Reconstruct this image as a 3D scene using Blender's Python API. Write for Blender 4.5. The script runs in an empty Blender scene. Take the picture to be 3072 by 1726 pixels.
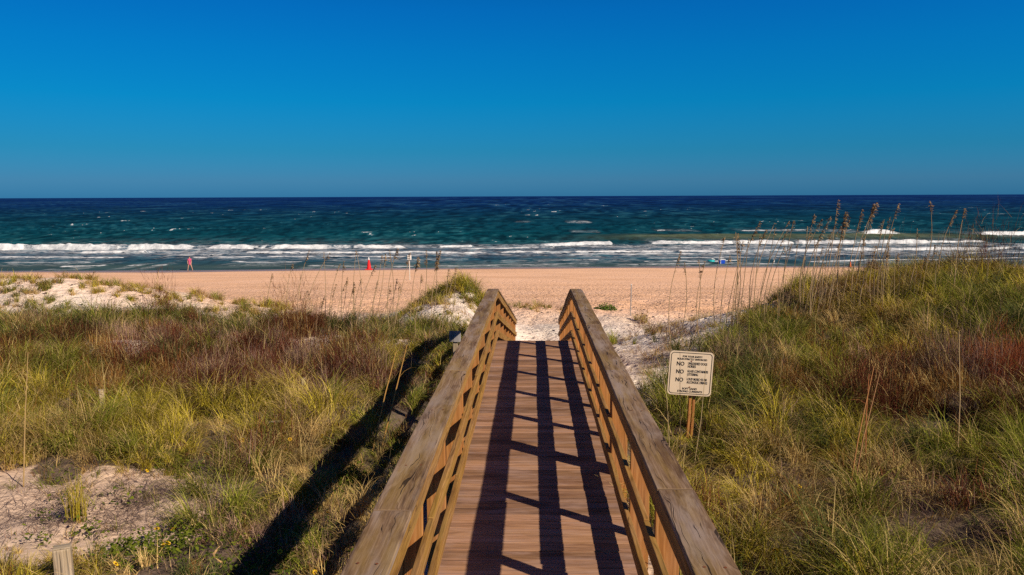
import bpy, math, random
import numpy as np
from mathutils import Vector, Matrix

random.seed(11)
rng = np.random.default_rng(7)
scene = bpy.context.scene
COL = scene.collection
R = math.radians

# ------------------------------------------------------------------ camera frame
F, CX, CY = 768.0, 512.0, 287.5
CAM = np.array([-0.037, 0.0, 2.846])
YAW, PITCH, ROLL = R(1.54), R(6.79), R(0.22)
fwd = np.array([-math.sin(YAW) * math.cos(PITCH), math.cos(YAW) * math.cos(PITCH), -math.sin(PITCH)])
r0 = np.array([math.cos(YAW), math.sin(YAW), 0.0])
u0 = np.cross(r0, fwd)
RT = math.cos(ROLL) * r0 - math.sin(ROLL) * u0
UP = math.sin(ROLL) * r0 + math.cos(ROLL) * u0


def ray(u, v):
    return fwd + RT * ((u - CX) / F) - UP * ((v - CY) / F)


def at(u, v, y):
    """the world point at distance y down the walkway, seen at photo position (u, v)"""
    d = ray(u, v)
    return CAM + d * (y / d[1])


# ------------------------------------------------------------------ noise
_T = np.random.default_rng(3).random((256, 256))


def vnoise(x, y, s=0):
    x = np.asarray(x, float) + s * 17.31
    y = np.asarray(y, float) + s * 9.77
    xi = np.floor(x).astype(int)
    yi = np.floor(y).astype(int)
    fx = x - xi
    fy = y - yi
    fx = fx * fx * (3 - 2 * fx)
    fy = fy * fy * (3 - 2 * fy)
    a = _T[xi & 255, yi & 255]
    b = _T[(xi + 1) & 255, yi & 255]
    c = _T[xi & 255, (yi + 1) & 255]
    d = _T[(xi + 1) & 255, (yi + 1) & 255]
    return (a * (1 - fx) + b * fx) * (1 - fy) + (c * (1 - fx) + d * fx) * fy


def fbm(x, y, s=0, o=4):
    t, a, n = 0, 0.5, 0
    for k in range(o):
        t = t + a * vnoise(np.asarray(x) * 2 ** k, np.asarray(y) * 2 ** k, s + k)
        n += a
        a *= 0.5
    return t / n


def sstep(a, b, x):
    t = np.clip((np.asarray(x, float) - a) / (b - a), 0, 1)
    return t * t * (3 - 2 * t)


# ------------------------------------------------------------------ terrain
SEA = -5.55
CP = np.array([
    (-3, 1, -.45), (-3, 7, -.5), (-6, 7, -.6), (-9, 7, -.6), (-14, 7, -.6), (-3, 12, -.5), (-7, 12, -.7), (-12, 12, -.7),
    (-20, 12, -.8), (-2.5, 17, -.65), (-6, 17, -.75), (-10, 18, -.65), (-15, 18, -.8), (-24, 18, -1), (-6, 22, -1.0),
    (-10, 22, -.85), (-14, 22, -1.05), (-20, 23, -1.3), (-28, 22, -1.5),
    (-8, 25.5, -2.1), (-12, 26, -2.1), (-18, 27, -2.2), (-26, 27, -2.3), (-6.5, 29, -2.4),
    (-2.2, 26, -1.2), (-2.4, 29.5, -.62), (-4, 29, -1.2), (-5.5, 29, -2.1), (-1.9, 33, -1.9), (-3, 35, -2.6), (-4, 24, -1.4), (-2, 22, -1.3),
    (-1.0, 29.5, -2.5), (-.8, 33, -2.82), (1.0, 29.5, -2.8), (-1.0, 26, -2.5), (1.2, 34, -2.88), (-20, 36, -1.35), (-24, 36, -.9), (-30, 36, -.85), (-16.5, 36, -2.0), (-13, 36, -2.6), (-21, 31, -2.2), (-26, 31, -2.2),
    (-17, 32, -2.5), (-21, 41, -2.7), (-28, 41, -2.7),
    (-9, 34, -2.8), (0, 33, -2.85), (8, 34, -2.9), (20, 36, -3),
    (-40, 45, -3.37), (-20, 46, -3.4), (-8, 45, -3.37), (0, 45, -3.37), (8, 45, -3.37), (20, 45, -3.37), (40, 45, -3.37),
    (-50, 60, -4.15), (-20, 60, -4.15), (0, 60, -4.15), (20, 60, -4.15), (50, 60, -4.15),
    (-60, 75, -4.93), (-20, 75, -4.93), (0, 75, -4.93), (20, 75, -4.93), (60, 75, -4.93),
    (-70, 90, -5.62), (-20, 90, -5.62), (0, 90, -5.62), (20, 90, -5.62), (70, 90, -5.62),
    (-80, 115, -7.2), (0, 115, -7.2), (80, 115, -7.2), (-90, 150, -9), (0, 150, -9), (90, 150, -9),
    (0, 1, -.5), (0, 8, -.6), (0, 14, -.8), (0, 17, -1.0), (0, 20, -1.55), (0, 24, -2.4), (0, 27, -2.8),
    (-.2, 38.2, -2.7),
    (2, 8, -.5), (3, 12, -.45), (2.2, 14, -.5), (2.2, 17, -.65), (2.2, 20, -1.0), (2.5, 24, -1.8), (4, 20, -.7), (4.5, 24, -1.25),
    (7.5, 24, -.6), (6, 24, -.9), (3, 28, -2.5), (6, 28, -2.2), (9, 28.5, -1.9), (14, 28.5, -1.9), (22, 28, -1.9),
    (4, 7, -.55), (7, 7, -.6), (10, 7, -.5), (5, 10, -.45), (8, 10, -.3), (12, 10, -.2), (5.5, 14, -.25), (8, 14, .1), (12, 14, .25),
    (6.5, 17, 0), (8.5, 18, .5), (10.5, 19, .7), (12.5, 19, .68), (15, 19, .5), (18, 18, .4), (25, 18, .2), (9, 22, .2), (12, 23, 0), (7.2, 20, -.05),
    (-40, 10, -1), (-60, 30, -2.5), (40, 10, 0), (60, 30, -2.2), (-5, -12, -.4), (6, -12, -.4), (-40, -15, -.8), (40, -15, -.5),
], float)


def _phi(r):
    return np.sqrt(r * r + 1.2)


_n = len(CP)
_A = np.zeros((_n + 3, _n + 3))
_d = np.hypot(CP[:, None, 0] - CP[None, :, 0], CP[:, None, 1] - CP[None, :, 1])
_A[:_n, :_n] = _phi(_d)
_P = np.c_[np.ones(_n), CP[:, :2]]
_A[:_n, _n:] = _P
_A[_n:, :_n] = _P.T
_W = np.linalg.solve(_A, np.r_[CP[:, 2], np.zeros(3)])


def ground(x, y):
    x = np.asarray(x, float)
    y = np.asarray(y, float)
    sh = x.shape
    xf, yf = x.ravel(), y.ravel()
    xc, yc = np.clip(xf, -90, 90), np.clip(yf, -15, 150)
    z = np.empty(xf.size)
    for i in range(0, xf.size, 20000):
        s = slice(i, i + 20000)
        d = np.hypot(xc[s, None] - CP[None, :, 0], yc[s, None] - CP[None, :, 1])
        z[s] = _phi(d) @ _W[:_n] + _W[_n] + xc[s] * _W[_n + 1] + yc[s] * _W[_n + 2]
    k = 1 - sstep(40, 60, yf)
    off = sstep(1.0, 2.2, np.abs(xf))
    z += (fbm(xf * .55, yf * .55, 1) - .5) * .46 * k * off + (fbm(xf * 2.2, yf * 2.2, 5, 3) - .5) * .09 * k * (.35 + .65 * off)
    z += (fbm(xf * .12, yf * .3, 9, 2) - .5) * .10 * sstep(50, 70, yf) * (1 - sstep(84, 90, yf))
    xt = .15 + .32 * np.sin((yf - 28.5) * .75)      # the winding trail worn into the path
    z -= .09 * np.exp(-((xf - xt) / .11) ** 2) * sstep(27.5, 28.5, yf) * (1 - sstep(36, 37.5, yf))
    z += (.13 + .0030 * np.clip(xf, -70, 70)) * sstep(66, 84, yf)
    return z.reshape(sh)


def ground_at(u, v, ymin=3.0):
    d = ray(u, v)
    ys = np.concatenate([np.linspace(ymin, 40, 600), np.linspace(40.1, 140, 600)])
    P = CAM[None] + d[None] * (ys / d[1])[:, None]
    g = ground(P[:, 0], P[:, 1])
    b = np.nonzero(P[:, 2] <= g)[0]
    i = b[0] if len(b) else len(ys) - 1
    return np.array([P[i, 0], P[i, 1], g[i]])


def sea_at(u, v):
    d = ray(u, v)
    t = (SEA - CAM[2]) / d[2]
    return CAM + d * t


# ------------------------------------------------------------------ mesh helpers
def mesh_np(name, verts, quads=None, tris=None, mat=None, smooth=False, cols=None, uvs=None, attrs=None):
    me = bpy.data.meshes.new(name)
    verts = np.asarray(verts, np.float32)
    loops, starts, n = [], [], 0
    if quads is not None and len(quads):
        q = np.asarray(quads, np.int32)
        loops.append(q.ravel())
        starts.append(n + np.arange(len(q)) * 4)
        n += q.size
    if tris is not None and len(tris):
        t = np.asarray(tris, np.int32)
        loops.append(t.ravel())
        starts.append(n + np.arange(len(t)) * 3)
        n += t.size
    loops = np.concatenate(loops).astype(np.int32)
    starts = np.concatenate(starts).astype(np.int32)
    me.vertices.add(len(verts))
    me.vertices.foreach_set('co', verts.ravel())
    me.loops.add(len(loops))
    me.loops.foreach_set('vertex_index', loops)
    me.polygons.add(len(starts))
    me.polygons.foreach_set('loop_start', starts)
    if smooth:
        me.polygons.foreach_set('use_smooth', np.ones(len(starts), bool))
    if cols is not None:
        a = me.attributes.new('col', 'FLOAT_COLOR', 'POINT')
        c = np.c_[np.asarray(cols, np.float32), np.ones(len(verts), np.float32)]
        a.data.foreach_set('color', c.ravel().astype(np.float32))
    if attrs:
        for k, arr in attrs.items():
            a = me.attributes.new(k, 'FLOAT', 'POINT')
            a.data.foreach_set('value', np.asarray(arr, np.float32).ravel())
    if uvs is not None:
        l = me.uv_layers.new(name='UVMap')
        l.data.foreach_set('uv', np.asarray(uvs, np.float32).ravel())
    me.update(calc_edges=True)
    if mat:
        me.materials.append(mat)
    return me


def link(name, me, parent=None, loc=None):
    o = bpy.data.objects.new(name, me)
    COL.objects.link(o)
    if parent is not None:
        o.parent = parent
    if loc is not None:
        o.location = loc
    return o


def tag(o, label=None, cat=None, group=None, kind=None):
    if label:
        o['label'] = label
    if cat:
        o['category'] = cat
    if group:
        o['group'] = group
    if kind:
        o['kind'] = kind
    return o


def empty(name, loc, label, cat, group=None):
    o = bpy.data.objects.new(name, None)
    COL.objects.link(o)
    o.location = loc
    o.empty_display_size = .1
    return tag(o, label, cat, group)


class MB:
    """collects boards, tubes and flat pieces and turns them into one mesh"""

    def __init__(s):
        s.v, s.f, s.uv, s.rnd, s.col = [], [], [], [], []

    def face(s, idx, uvs):
        s.f.append(idx)
        s.uv += uvs

    def board(s, pts, side, up, w, t, rnd=None, wob=0.0, uoff=None):
        """a plank swept along pts; side and up give its cross-section axes"""
        rnd = random.random() if rnd is None else rnd
        u0_ = random.random() * 20 if uoff is None else uoff
        side, up = np.asarray(side, float), np.asarray(up, float)
        pts = [np.asarray(p, float) for p in pts]
        b = len(s.v)
        L = 0
        us = []
        for i, p in enumerate(pts):
            if i:
                L += np.linalg.norm(p - pts[i - 1])
            us.append(u0_ + L)
            j = (random.uniform(-1, 1) * wob, random.uniform(-1, 1) * wob)
            for a, c in ((-.5, -.5), (.5, -.5), (.5, .5), (-.5, .5)):
                s.v.append(p + side * (a * w + j[0]) + up * (c * t + j[1]))
                s.rnd.append(rnd)
        vv = [0, w, w + t, 2 * w + t, 2 * w + 2 * t]
        n = len(pts)
        for i in range(n - 1):
            for k in range(4):
                k2 = (k + 1) % 4
                s.face((b + i * 4 + k, b + i * 4 + k2, b + (i + 1) * 4 + k2, b + (i + 1) * 4 + k),
                       [(us[i], vv[k]), (us[i], vv[k + 1]), (us[i + 1], vv[k + 1]), (us[i + 1], vv[k])])
        s.face((b + 3, b + 2, b + 1, b), [(u0_, t), (u0_ + .05, t), (u0_ + .05, 0), (u0_, 0)])
        e = b + (n - 1) * 4
        s.face((e, e + 1, e + 2, e + 3), [(u0_, 0), (u0_ + .05, 0), (u0_ + .05, t), (u0_, t)])

    def tube(s, pts, rad, n=6, rnd=0.5, cap=True):
        pts = [np.asarray(p, float) for p in pts]
        rads = rad if isinstance(rad, (list, tuple, np.ndarray)) else [rad] * len(pts)
        b = len(s.v)
        L = 0
        for i, p in enumerate(pts):
            d = pts[min(i + 1, len(pts) - 1)] - pts[max(i - 1, 0)]
            d = d / (np.linalg.norm(d) + 1e-9)
            a = np.cross(d, (0.31, 0.95, 0.05) if abs(d[1]) < .9 else (1, 0, 0))
            a /= np.linalg.norm(a)
            c = np.cross(d, a)
            for k in range(n):
                t = 2 * math.pi * k / n
                s.v.append(p + (a * math.cos(t) + c * math.sin(t)) * rads[i])
                s.rnd.append(rnd)
        for i in range(len(pts) - 1):
            L2 = L + np.linalg.norm(pts[i + 1] - pts[i])
            for k in range(n):
                k2 = (k + 1) % n
                s.face((b + i * n + k, b + i * n + k2, b + (i + 1) * n + k2, b + (i + 1) * n + k),
                       [(L, k * .02), (L, k * .02 + .02), (L2, k * .02 + .02), (L2, k * .02)])
            L = L2
        if cap:
            s.face(tuple(b + k for k in reversed(range(n))), [(0, 0)] * n)
            e = b + (len(pts) - 1) * n
            s.face(tuple(e + k for k in range(n)), [(0.01 * k, 0) for k in range(n)])

    def poly(s, pts, rnd=.5):
        b = len(s.v)
        for p in pts:
            s.v.append(np.asarray(p, float))
            s.rnd.append(rnd)
        s.face(tuple(range(b, b + len(pts))), [(float(p[0]), float(p[1])) for p in pts])

    def build(s, name, mat, parent=None, smooth=False, bevel=0):
        me = bpy.data.meshes.new(name)
        me.from_pydata([tuple(map(float, p)) for p in s.v], [], s.f)
        l = me.uv_layers.new(name='UVMap')
        l.data.foreach_set('uv', np.asarray(s.uv, np.float32).ravel())
        a = me.attributes.new('rnd', 'FLOAT', 'POINT')
        a.data.foreach_set('value', np.asarray(s.rnd, np.float32))
        if smooth:
            me.polygons.foreach_set('use_smooth', np.ones(len(me.polygons), bool))
        me.materials.append(mat)
        o = link(name, me, parent)
        if bevel:
            m = o.modifiers.new('edge', 'BEVEL')
            m.width = bevel
            m.segments = 2
            m.limit_method = 'ANGLE'
            m.angle_limit = R(40)
        return o


# ------------------------------------------------------------------ materials
def newmat(name):
    m = bpy.data.materials.new(name)
    m.use_nodes = True
    nt = m.node_tree
    nt.nodes.clear()
    out = nt.nodes.new('ShaderNodeOutputMaterial')
    return m, nt, out


def N(nt, typ, **kw):
    n = nt.nodes.new(typ)
    ins = kw.pop('ins', {})
    for k, v in kw.items():
        setattr(n, k, v)
    for k, v in ins.items():
        if isinstance(v, bpy.types.NodeSocket):
            nt.links.new(v, n.inputs[k])
        else:
            n.inputs[k].default_value = v
    return n


def math_(nt, op, a, b=None, c=None, clamp=False):
    n = nt.nodes.new('ShaderNodeMath')
    n.operation = op
    n.use_clamp = clamp
    for i, x in enumerate((a, b, c)):
        if x is None:
            continue
        if isinstance(x, bpy.types.NodeSocket):
            nt.links.new(x, n.inputs[i])
        else:
            n.inputs[i].default_value = x
    return n.outputs[0]


def mix(nt, f, a, b, mode='MIX'):
    n = nt.nodes.new('ShaderNodeMix')
    n.data_type = 'RGBA'
    n.blend_type = mode
    for i, x in ((0, f), (6, a), (7, b)):
        if isinstance(x, bpy.types.NodeSocket):
            nt.links.new(x, n.inputs[i])
        elif i == 0:
            n.inputs[0].default_value = x
        else:
            n.inputs[i].default_value = (*x, 1) if len(x) == 3 else x
    return n.outputs[2]


def ramp(nt, f, stops, interp='LINEAR'):
    n = nt.nodes.new('ShaderNodeValToRGB')
    n.color_ramp.interpolation = interp
    el = n.color_ramp.elements
    while len(el) > 1:
        el.remove(el[-1])
    for i, (p, c) in enumerate(stops):
        e = el[0] if i == 0 else el.new(p)
        e.position = p
        e.color = (*c, 1) if len(c) == 3 else c
    nt.links.new(f, n.inputs[0])
    return n.outputs[0]


def mapr(nt, v, a, b, c=0.0, d=1.0):
    n = nt.nodes.new('ShaderNodeMapRange')
    n.interpolation_type = 'SMOOTHSTEP'
    nt.links.new(v, n.inputs[0])
    for i, x in enumerate((a, b, c, d)):
        n.inputs[i + 1].default_value = x
    return n.outputs[0]


def noise(nt, vec, scale, detail=4, rough=.55, dist=0.0):
    n = N(nt, 'ShaderNodeTexNoise', ins={'Scale': scale, 'Detail': detail, 'Roughness': rough, 'Distortion': dist})
    if vec is not None:
        nt.links.new(vec, n.inputs['Vector'])
    return n.outputs[0]


def simple(name, col, rough=.6, spec=.3, var=.12, scale=8, metal=0):
    m, nt, out = newmat(name)
    tc = N(nt, 'ShaderNodeTexCoord').outputs['Object']
    f = noise(nt, tc, scale)
    c = mix(nt, f, tuple(x * (1 - var * 1.6) for x in col), tuple(min(1, x * (1 + var)) for x in col))
    b = N(nt, 'ShaderNodeBsdfPrincipled', ins={'Base Color': c, 'Roughness': rough, 'Specular IOR Level': spec, 'Metallic': metal})
    nt.links.new(b.outputs[0], out.inputs[0])
    return m


def wood(name, dark, mid, light, moss, moss_amt=.5, lines=1.0, crack=.5, rough=.75, bump=.25, grey=(.3, .26, .24), grey_amt=.3, tones=(.78, 1.22), stain=0.0, flow=.12):
    m, nt, out = newmat(name)
    uv = N(nt, 'ShaderNodeUVMap').outputs[0]
    rnd = N(nt, 'ShaderNodeAttribute', attribute_name='rnd').outputs['Fac']
    sx = N(nt, 'ShaderNodeSeparateXYZ', ins={0: uv})
    u, v = sx.outputs[0], sx.outputs[1]
    z = math_(nt, 'MULTIPLY', rnd, 37.0)

    def vec(su, sv, off=0.0):
        return N(nt, 'ShaderNodeCombineXYZ', ins={0: math_(nt, 'MULTIPLY', u, su), 1: math_(nt, 'MULTIPLY', v, sv),
                                                  2: math_(nt, 'ADD', z, off)}).outputs[0]
    warp = noise(nt, vec(1.1, 5.0), 1.0, 3)
    v2 = math_(nt, 'ADD', math_(nt, 'MULTIPLY', v, 1.0), math_(nt, 'MULTIPLY', warp, flow))
    gv = N(nt, 'ShaderNodeCombineXYZ', ins={0: math_(nt, 'MULTIPLY', u, .7), 1: math_(nt, 'MULTIPLY', v2, 42.0 * lines), 2: z}).outputs[0]
    grain = noise(nt, gv, 1.0, 5, .6)
    fine = noise(nt, vec(3.0, 105.0 * lines, 3.0), 1.0, 4, .7)
    patch = noise(nt, vec(1.6, 6.0, 9.0), 1.0, 4, .6)
    g = math_(nt, 'ADD', math_(nt, 'MULTIPLY', grain, .55), math_(nt, 'MULTIPLY', fine, .45))
    c = ramp(nt, g, [(.34, dark), (.49, mid), (.63, light)])
    # each board has its own tone
    tone = math_(nt, 'ADD', tones[0], math_(nt, 'MULTIPLY', rnd, tones[1] - tones[0]))
    c = mix(nt, 1.0, c, N(nt, 'ShaderNodeCombineXYZ', ins={0: tone, 1: tone, 2: tone}).outputs[0], 'MULTIPLY')
    c = mix(nt, mapr(nt, patch, .42, .72, 0, grey_amt), c, grey)
    mossf = noise(nt, vec(.9, 9.0, 21.0), 1.0, 5, .65)
    c = mix(nt, mapr(nt, mossf, .42, .66, 0, moss_amt), c, mix(nt, .45, moss, mix(nt, 1.0, moss, c, 'SCREEN')))
    if stain:
        stn = noise(nt, vec(1.3, 7.0, 33.0), 1.0, 6, .7)
        c = mix(nt, mapr(nt, stn, .50, .66, 0, stain), c, mix(nt, 1.0, c, (.42, .34, .28), 'MULTIPLY'))
    crackn = noise(nt, N(nt, 'ShaderNodeCombineXYZ', ins={0: math_(nt, 'MULTIPLY', u, 1.6), 1: math_(nt, 'MULTIPLY', v2, 75.0), 2: z}).outputs[0], 1.0, 2, .5)
    cr = mapr(nt, crackn, .355, .305, 0, crack)
    c = mix(nt, cr, c, tuple(x * .18 for x in dark))
    h = math_(nt, 'SUBTRACT', g, math_(nt, 'MULTIPLY', cr, .8))
    bp = N(nt, 'ShaderNodeBump', ins={'Strength': bump, 'Distance': .006, 'Height': h})
    b = N(nt, 'ShaderNodeBsdfPrincipled', ins={'Base Color': c, 'Roughness': rough, 'Specular IOR Level': .15, 'Normal': bp.outputs[0]})
    nt.links.new(b.outputs[0], out.inputs[0])
    return m


def blade_mat(name, transl=.25, var=.0):
    m, nt, out = newmat(name)
    c = N(nt, 'ShaderNodeAttribute', attribute_name='col').outputs['Color']
    d = N(nt, 'ShaderNodeBsdfDiffuse', ins={'Color': c})
    t = N(nt, 'ShaderNodeBsdfTranslucent', ins={'Color': c})
    mx = N(nt, 'ShaderNodeMixShader', ins={0: transl, 1: d.outputs[0], 2: t.outputs[0]})
    nt.links.new(mx.outputs[0], out.inputs[0])
    return m


M = {}
M['cap'] = wood('weathered_rail_wood', (.085, .048, .026), (.22, .128, .066), (.36, .235, .145), (.20, .115, .010), .55, .8, .85, grey=(.34, .255, .21), grey_amt=.75, stain=.75, flow=.26, bump=.5)
M['rail'] = wood('tan_rail_wood', (.11, .05, .014), (.30, .145, .038), (.42, .225, .075), (.25, .145, .014), .5, 1.0, .5, grey_amt=.1, stain=.5, flow=.2)
M['railshade'] = M['rail']
M['post'] = wood('orange_post_wood', (.17, .06, .018), (.42, .165, .045), (.55, .25, .085), (.30, .16, .03), .2, 1.1, .5, grey=(.40, .22, .12))
M['deck'] = wood('reddish_deck_wood', (.110, .056, .032), (.285, .146, .081), (.43, .240, .148), (.33, .165, .065), .4, 1.0, .5, grey=(.44, .28, .22), grey_amt=.6, tones=(.6, 1.35), stain=.55)
M['oldpost'] = wood('grey_weathered_post_wood', (.10, .08, .06), (.34, .25, .16), (.52, .40, .27), (.24, .18, .09), .2, 1.2, .8, grey=(.36, .32, .28), grey_amt=.4)
M['greyboard'] = wood('silver_grey_board_wood', (.15, .13, .13), (.30, .27, .26), (.42, .38, .36), (.26, .22, .16), .15, 1.0, .4)
M['grass'] = blade_mat('dune_grass_blades', .14)
M['brush'] = blade_mat('dry_brush_twigs', .12)
M['leaf'] = blade_mat('broad_leaves', .22)
M['oat'] = blade_mat('sea_oat_straw', .3)


def sand_material():
    m, nt, out = newmat('beach_sand')
    pos = N(nt, 'ShaderNodeNewGeometry').outputs['Position']
    sp = N(nt, 'ShaderNodeSeparateXYZ', ins={0: pos})
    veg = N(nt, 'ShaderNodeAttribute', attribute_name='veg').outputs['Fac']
    big = noise(nt, pos, .35, 4)
    fine = noise(nt, pos, 14.0, 4, .7)
    far = mapr(nt, math_(nt, 'ADD', sp.outputs[1], math_(nt, 'MULTIPLY', big, 8.0)), 35.0, 45.0)
    pale = mix(nt, fine, (.72, .565, .44), (.92, .775, .64))
    tanc = mix(nt, fine, (.76, .41, .225), (.95, .57, .34))
    c = mix(nt, far, pale, tanc)
    c = mix(nt, mapr(nt, big, .35, .7, 0, .22), c, (.78, .50, .35))
    mot = noise(nt, N(nt, 'ShaderNodeMapping', ins={'Vector': pos, 'Scale': (.10, .35, 1)}).outputs[0], 1.0, 5, .65)
    c = mix(nt, mapr(nt, mot, .38, .64, 0, .6), c, mix(nt, 1.0, c, (1.16, 1.18, 1.24), 'MULTIPLY'))
    c = mix(nt, mapr(nt, mot, .52, .36, 0, .5), c, mix(nt, 1.0, c, (.86, .84, .82), 'MULTIPLY'))
    # near the camera the sand is pinker
    near = mapr(nt, sp.outputs[1], 10.0, 14.0, 1, 0)
    c = mix(nt, math_(nt, 'MULTIPLY', near, .7), c, mix(nt, fine, (.54, .345, .22), (.72, .48, .32)))
    # wet strip along the water
    wn = noise(nt, N(nt, 'ShaderNodeMapping', ins={'Vector': pos, 'Scale': (.06, .3, 1)}).outputs[0], 1.0, 3)
    wet = mapr(nt, math_(nt, 'ADD', sp.outputs[2], math_(nt, 'MULTIPLY', wn, .25)), -5.28, -5.10, 1, 0)
    c = mix(nt, math_(nt, 'MULTIPLY', wet, .8), c, (.17, .12, .10))
    # leaf litter under the plants, darkened to stand for shade between the blades
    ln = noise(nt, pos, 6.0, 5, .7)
    litter_shade = mapr(nt, math_(nt, 'ADD', veg, math_(nt, 'MULTIPLY', math_(nt, 'SUBTRACT', ln, .5), 1.1)), .35, .75)
    c = mix(nt, math_(nt, 'MULTIPLY', litter_shade, .85), c, mix(nt, fine, (.02, .014, .010), (.10, .065, .045)))
    vo = N(nt, 'ShaderNodeTexVoronoi', ins={'Vector': pos, 'Scale': 2.1, 'Randomness': 1.0})
    dist = vo.outputs['Distance']
    keep = math_(nt, 'ADD', math_(nt, 'MULTIPLY', noise(nt, pos, .8, 3), .5), math_(nt, 'MULTIPLY', noise(nt, pos, .14, 3), .5))
    dim = math_(nt, 'MULTIPLY', mapr(nt, dist, .05, .26, 1, 0), mapr(nt, keep, .38, .55))
    vo2 = N(nt, 'ShaderNodeTexVoronoi', ins={'Vector': pos, 'Scale': 4.3, 'Randomness': 1.0})
    dim2 = mapr(nt, vo2.outputs['Distance'], .05, .3, 1, 0)
    smoothnear = mapr(nt, sp.outputs[1], 46.0, 72.0, 1, .22)
    h = math_(nt, 'ADD', math_(nt, 'MULTIPLY', dim, -1.0), math_(nt, 'MULTIPLY', dim2, -.35))
    nearb = mapr(nt, sp.outputs[1], 9.0, 26.0, .16, 1)
    h = math_(nt, 'MULTIPLY', h, nearb)
    h = math_(nt, 'MULTIPLY', math_(nt, 'ADD', h, math_(nt, 'MULTIPLY', noise(nt, pos, 3.0, 5, .6), math_(nt, 'MULTIPLY', nearb, .9))), smoothnear)
    bp = N(nt, 'ShaderNodeBump', ins={'Strength': 1.0, 'Distance': .26, 'Height': h})
    rough = mapr(nt, wet, 0, 1, .95, .35)
    b = N(nt, 'ShaderNodeBsdfPrincipled', ins={'Base Color': c, 'Roughness': rough, 'Specular IOR Level': .12, 'Normal': bp.outputs[0]})
    nt.links.new(b.outputs[0], out.inputs[0])
    return m


def sea_material():
    m, nt, out = newmat('sea_water')
    pos = N(nt, 'ShaderNodeNewGeometry').outputs['Position']
    sp = N(nt, 'ShaderNodeSeparateXYZ', ins={0: pos})
    wc = N(nt, 'ShaderNodeAttribute', attribute_name='col').outputs['Color']
    foam = N(nt, 'ShaderNodeAttribute', attribute_name='foam').outputs['Fac']
    lace = N(nt, 'ShaderNodeAttribute', attribute_name='lace').outputs['Fac']

    def stretched(sx, sy):
        return N(nt, 'ShaderNodeMapping', ins={'Vector': pos, 'Scale': (sx, sy, .3)}).outputs[0]
    n1 = noise(nt, stretched(.10, .22), 1.0, 6, .62)
    n2 = noise(nt, stretched(.7, 1.3), 1.0, 5, .6)
    n3 = noise(nt, stretched(.012, .03), 1.0, 5, .65)
    # ripple sparkle and light and dark streaks painted into the water colour
    t = math_(nt, 'ADD', math_(nt, 'MULTIPLY', n1, .5), math_(nt, 'ADD', math_(nt, 'MULTIPLY', n2, .25), math_(nt, 'MULTIPLY', n3, .35)))
    k = ramp(nt, t, [(.36, (.5, .5, .5)), (.53, (.95, .95, .95)), (.70, (1.6, 1.6, 1.6))])
    c = mix(nt, 1.0, wc, k, 'MULTIPLY')
    # foam
    fn = noise(nt, stretched(.8, .9), 1.0, 6, .7)
    ff = mapr(nt, math_(nt, 'ADD', foam, math_(nt, 'MULTIPLY', math_(nt, 'SUBTRACT', fn, .5), .9)), .42, .62)
    la = math_(nt, 'SUBTRACT', 1.0, math_(nt, 'ABSOLUTE', math_(nt, 'MULTIPLY', math_(nt, 'SUBTRACT', noise(nt, stretched(.22, .55), 1.0, 5, .65, .6), .5), 9.0)))
    lf = math_(nt, 'MULTIPLY', mapr(nt, la, .35, .95), lace, clamp=True)
    # scattered whitecaps
    wn = noise(nt, stretched(.055, .10), 1.0, 4, .72)
    wk = noise(nt, stretched(.010, .012), 1.0, 2, .5)
    wcap = mapr(nt, math_(nt, 'ADD', wn, math_(nt, 'MULTIPLY', math_(nt, 'SUBTRACT', wk, .5), .16)), .755, .79)
    wcap = math_(nt, 'MULTIPLY', wcap, 0.0)
    fa = math_(nt, 'MAXIMUM', math_(nt, 'MAXIMUM', ff, lf), math_(nt, 'MULTIPLY', wcap, .8), clamp=True)
    c = mix(nt, fa, c, mix(nt, mapr(nt, fn, .3, .65), (.40, .40, .41), (.86, .84, .81)))
    h = math_(nt, 'ADD', math_(nt, 'MULTIPLY', n2, .5), math_(nt, 'MULTIPLY', n1, 1.6))
    bp = N(nt, 'ShaderNodeBump', ins={'Strength': .7, 'Distance': .5, 'Height': h})
    d = N(nt, 'ShaderNodeBsdfDiffuse', ins={'Color': c, 'Normal': bp.outputs[0]})
    gl = N(nt, 'ShaderNodeBsdfGlossy', ins={'Color': (1, 1, 1, 1), 'Roughness': .30, 'Normal': bp.outputs[0]})
    b = N(nt, 'ShaderNodeMixShader', ins={0: mapr(nt, fa, 0, 1, .045, .01), 1: d.outputs[0], 2: gl.outputs[0]})
    nt.links.new(b.outputs[0], out.inputs[0])
    return m


M['sand'] = sand_material()
M['sea'] = sea_material()
M['signface'] = simple('cream_sign_paint', (.72, .55, .38), .45, .3, .10, 5)
M['ink'] = simple('black_sign_ink', (.02, .018, .018), .5, .2)
M['cone_red'] = simple('red_cone_plastic', (.75, .02, .02), .5, .3)
M['cone_orange'] = simple('orange_cone_plastic', (.75, .14, .03), .5, .3)
M['white'] = simple('white_plastic', (.80, .78, .74), .5, .3)
M['blue'] = simple('blue_plastic', (.01, .09, .62), .4, .4)
M['turq'] = simple('turquoise_vinyl', (.02, .50, .50), .4, .4)
M['metal'] = simple('galvanised_metal', (.42, .40, .38), .45, .5, metal=.6)
M['pink'] = simple('pink_cloth', (.62, .10, .20), .9, .1)
M['skin'] = simple('bare_skin', (.55, .30, .20), .6, .3)  # the person's own skin colour
M['hair'] = simple('auburn_hair', (.22, .06, .03), .7, .2)
M['petal'] = simple('yellow_petals', (.85, .52, .01), .6, .2)
M['disc'] = simple('dark_flower_disc', (.12, .035, .01), .9, .1)
M['stem'] = simple('green_stem', (.10, .14, .03), .8, .1)
M['drift'] = simple('bleached_driftwood', (.68, .60, .50), .9, .1, .2, 20)
M['bolt'] = simple('rusty_screw', (.20, .06, .02), .7, .3)
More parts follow.
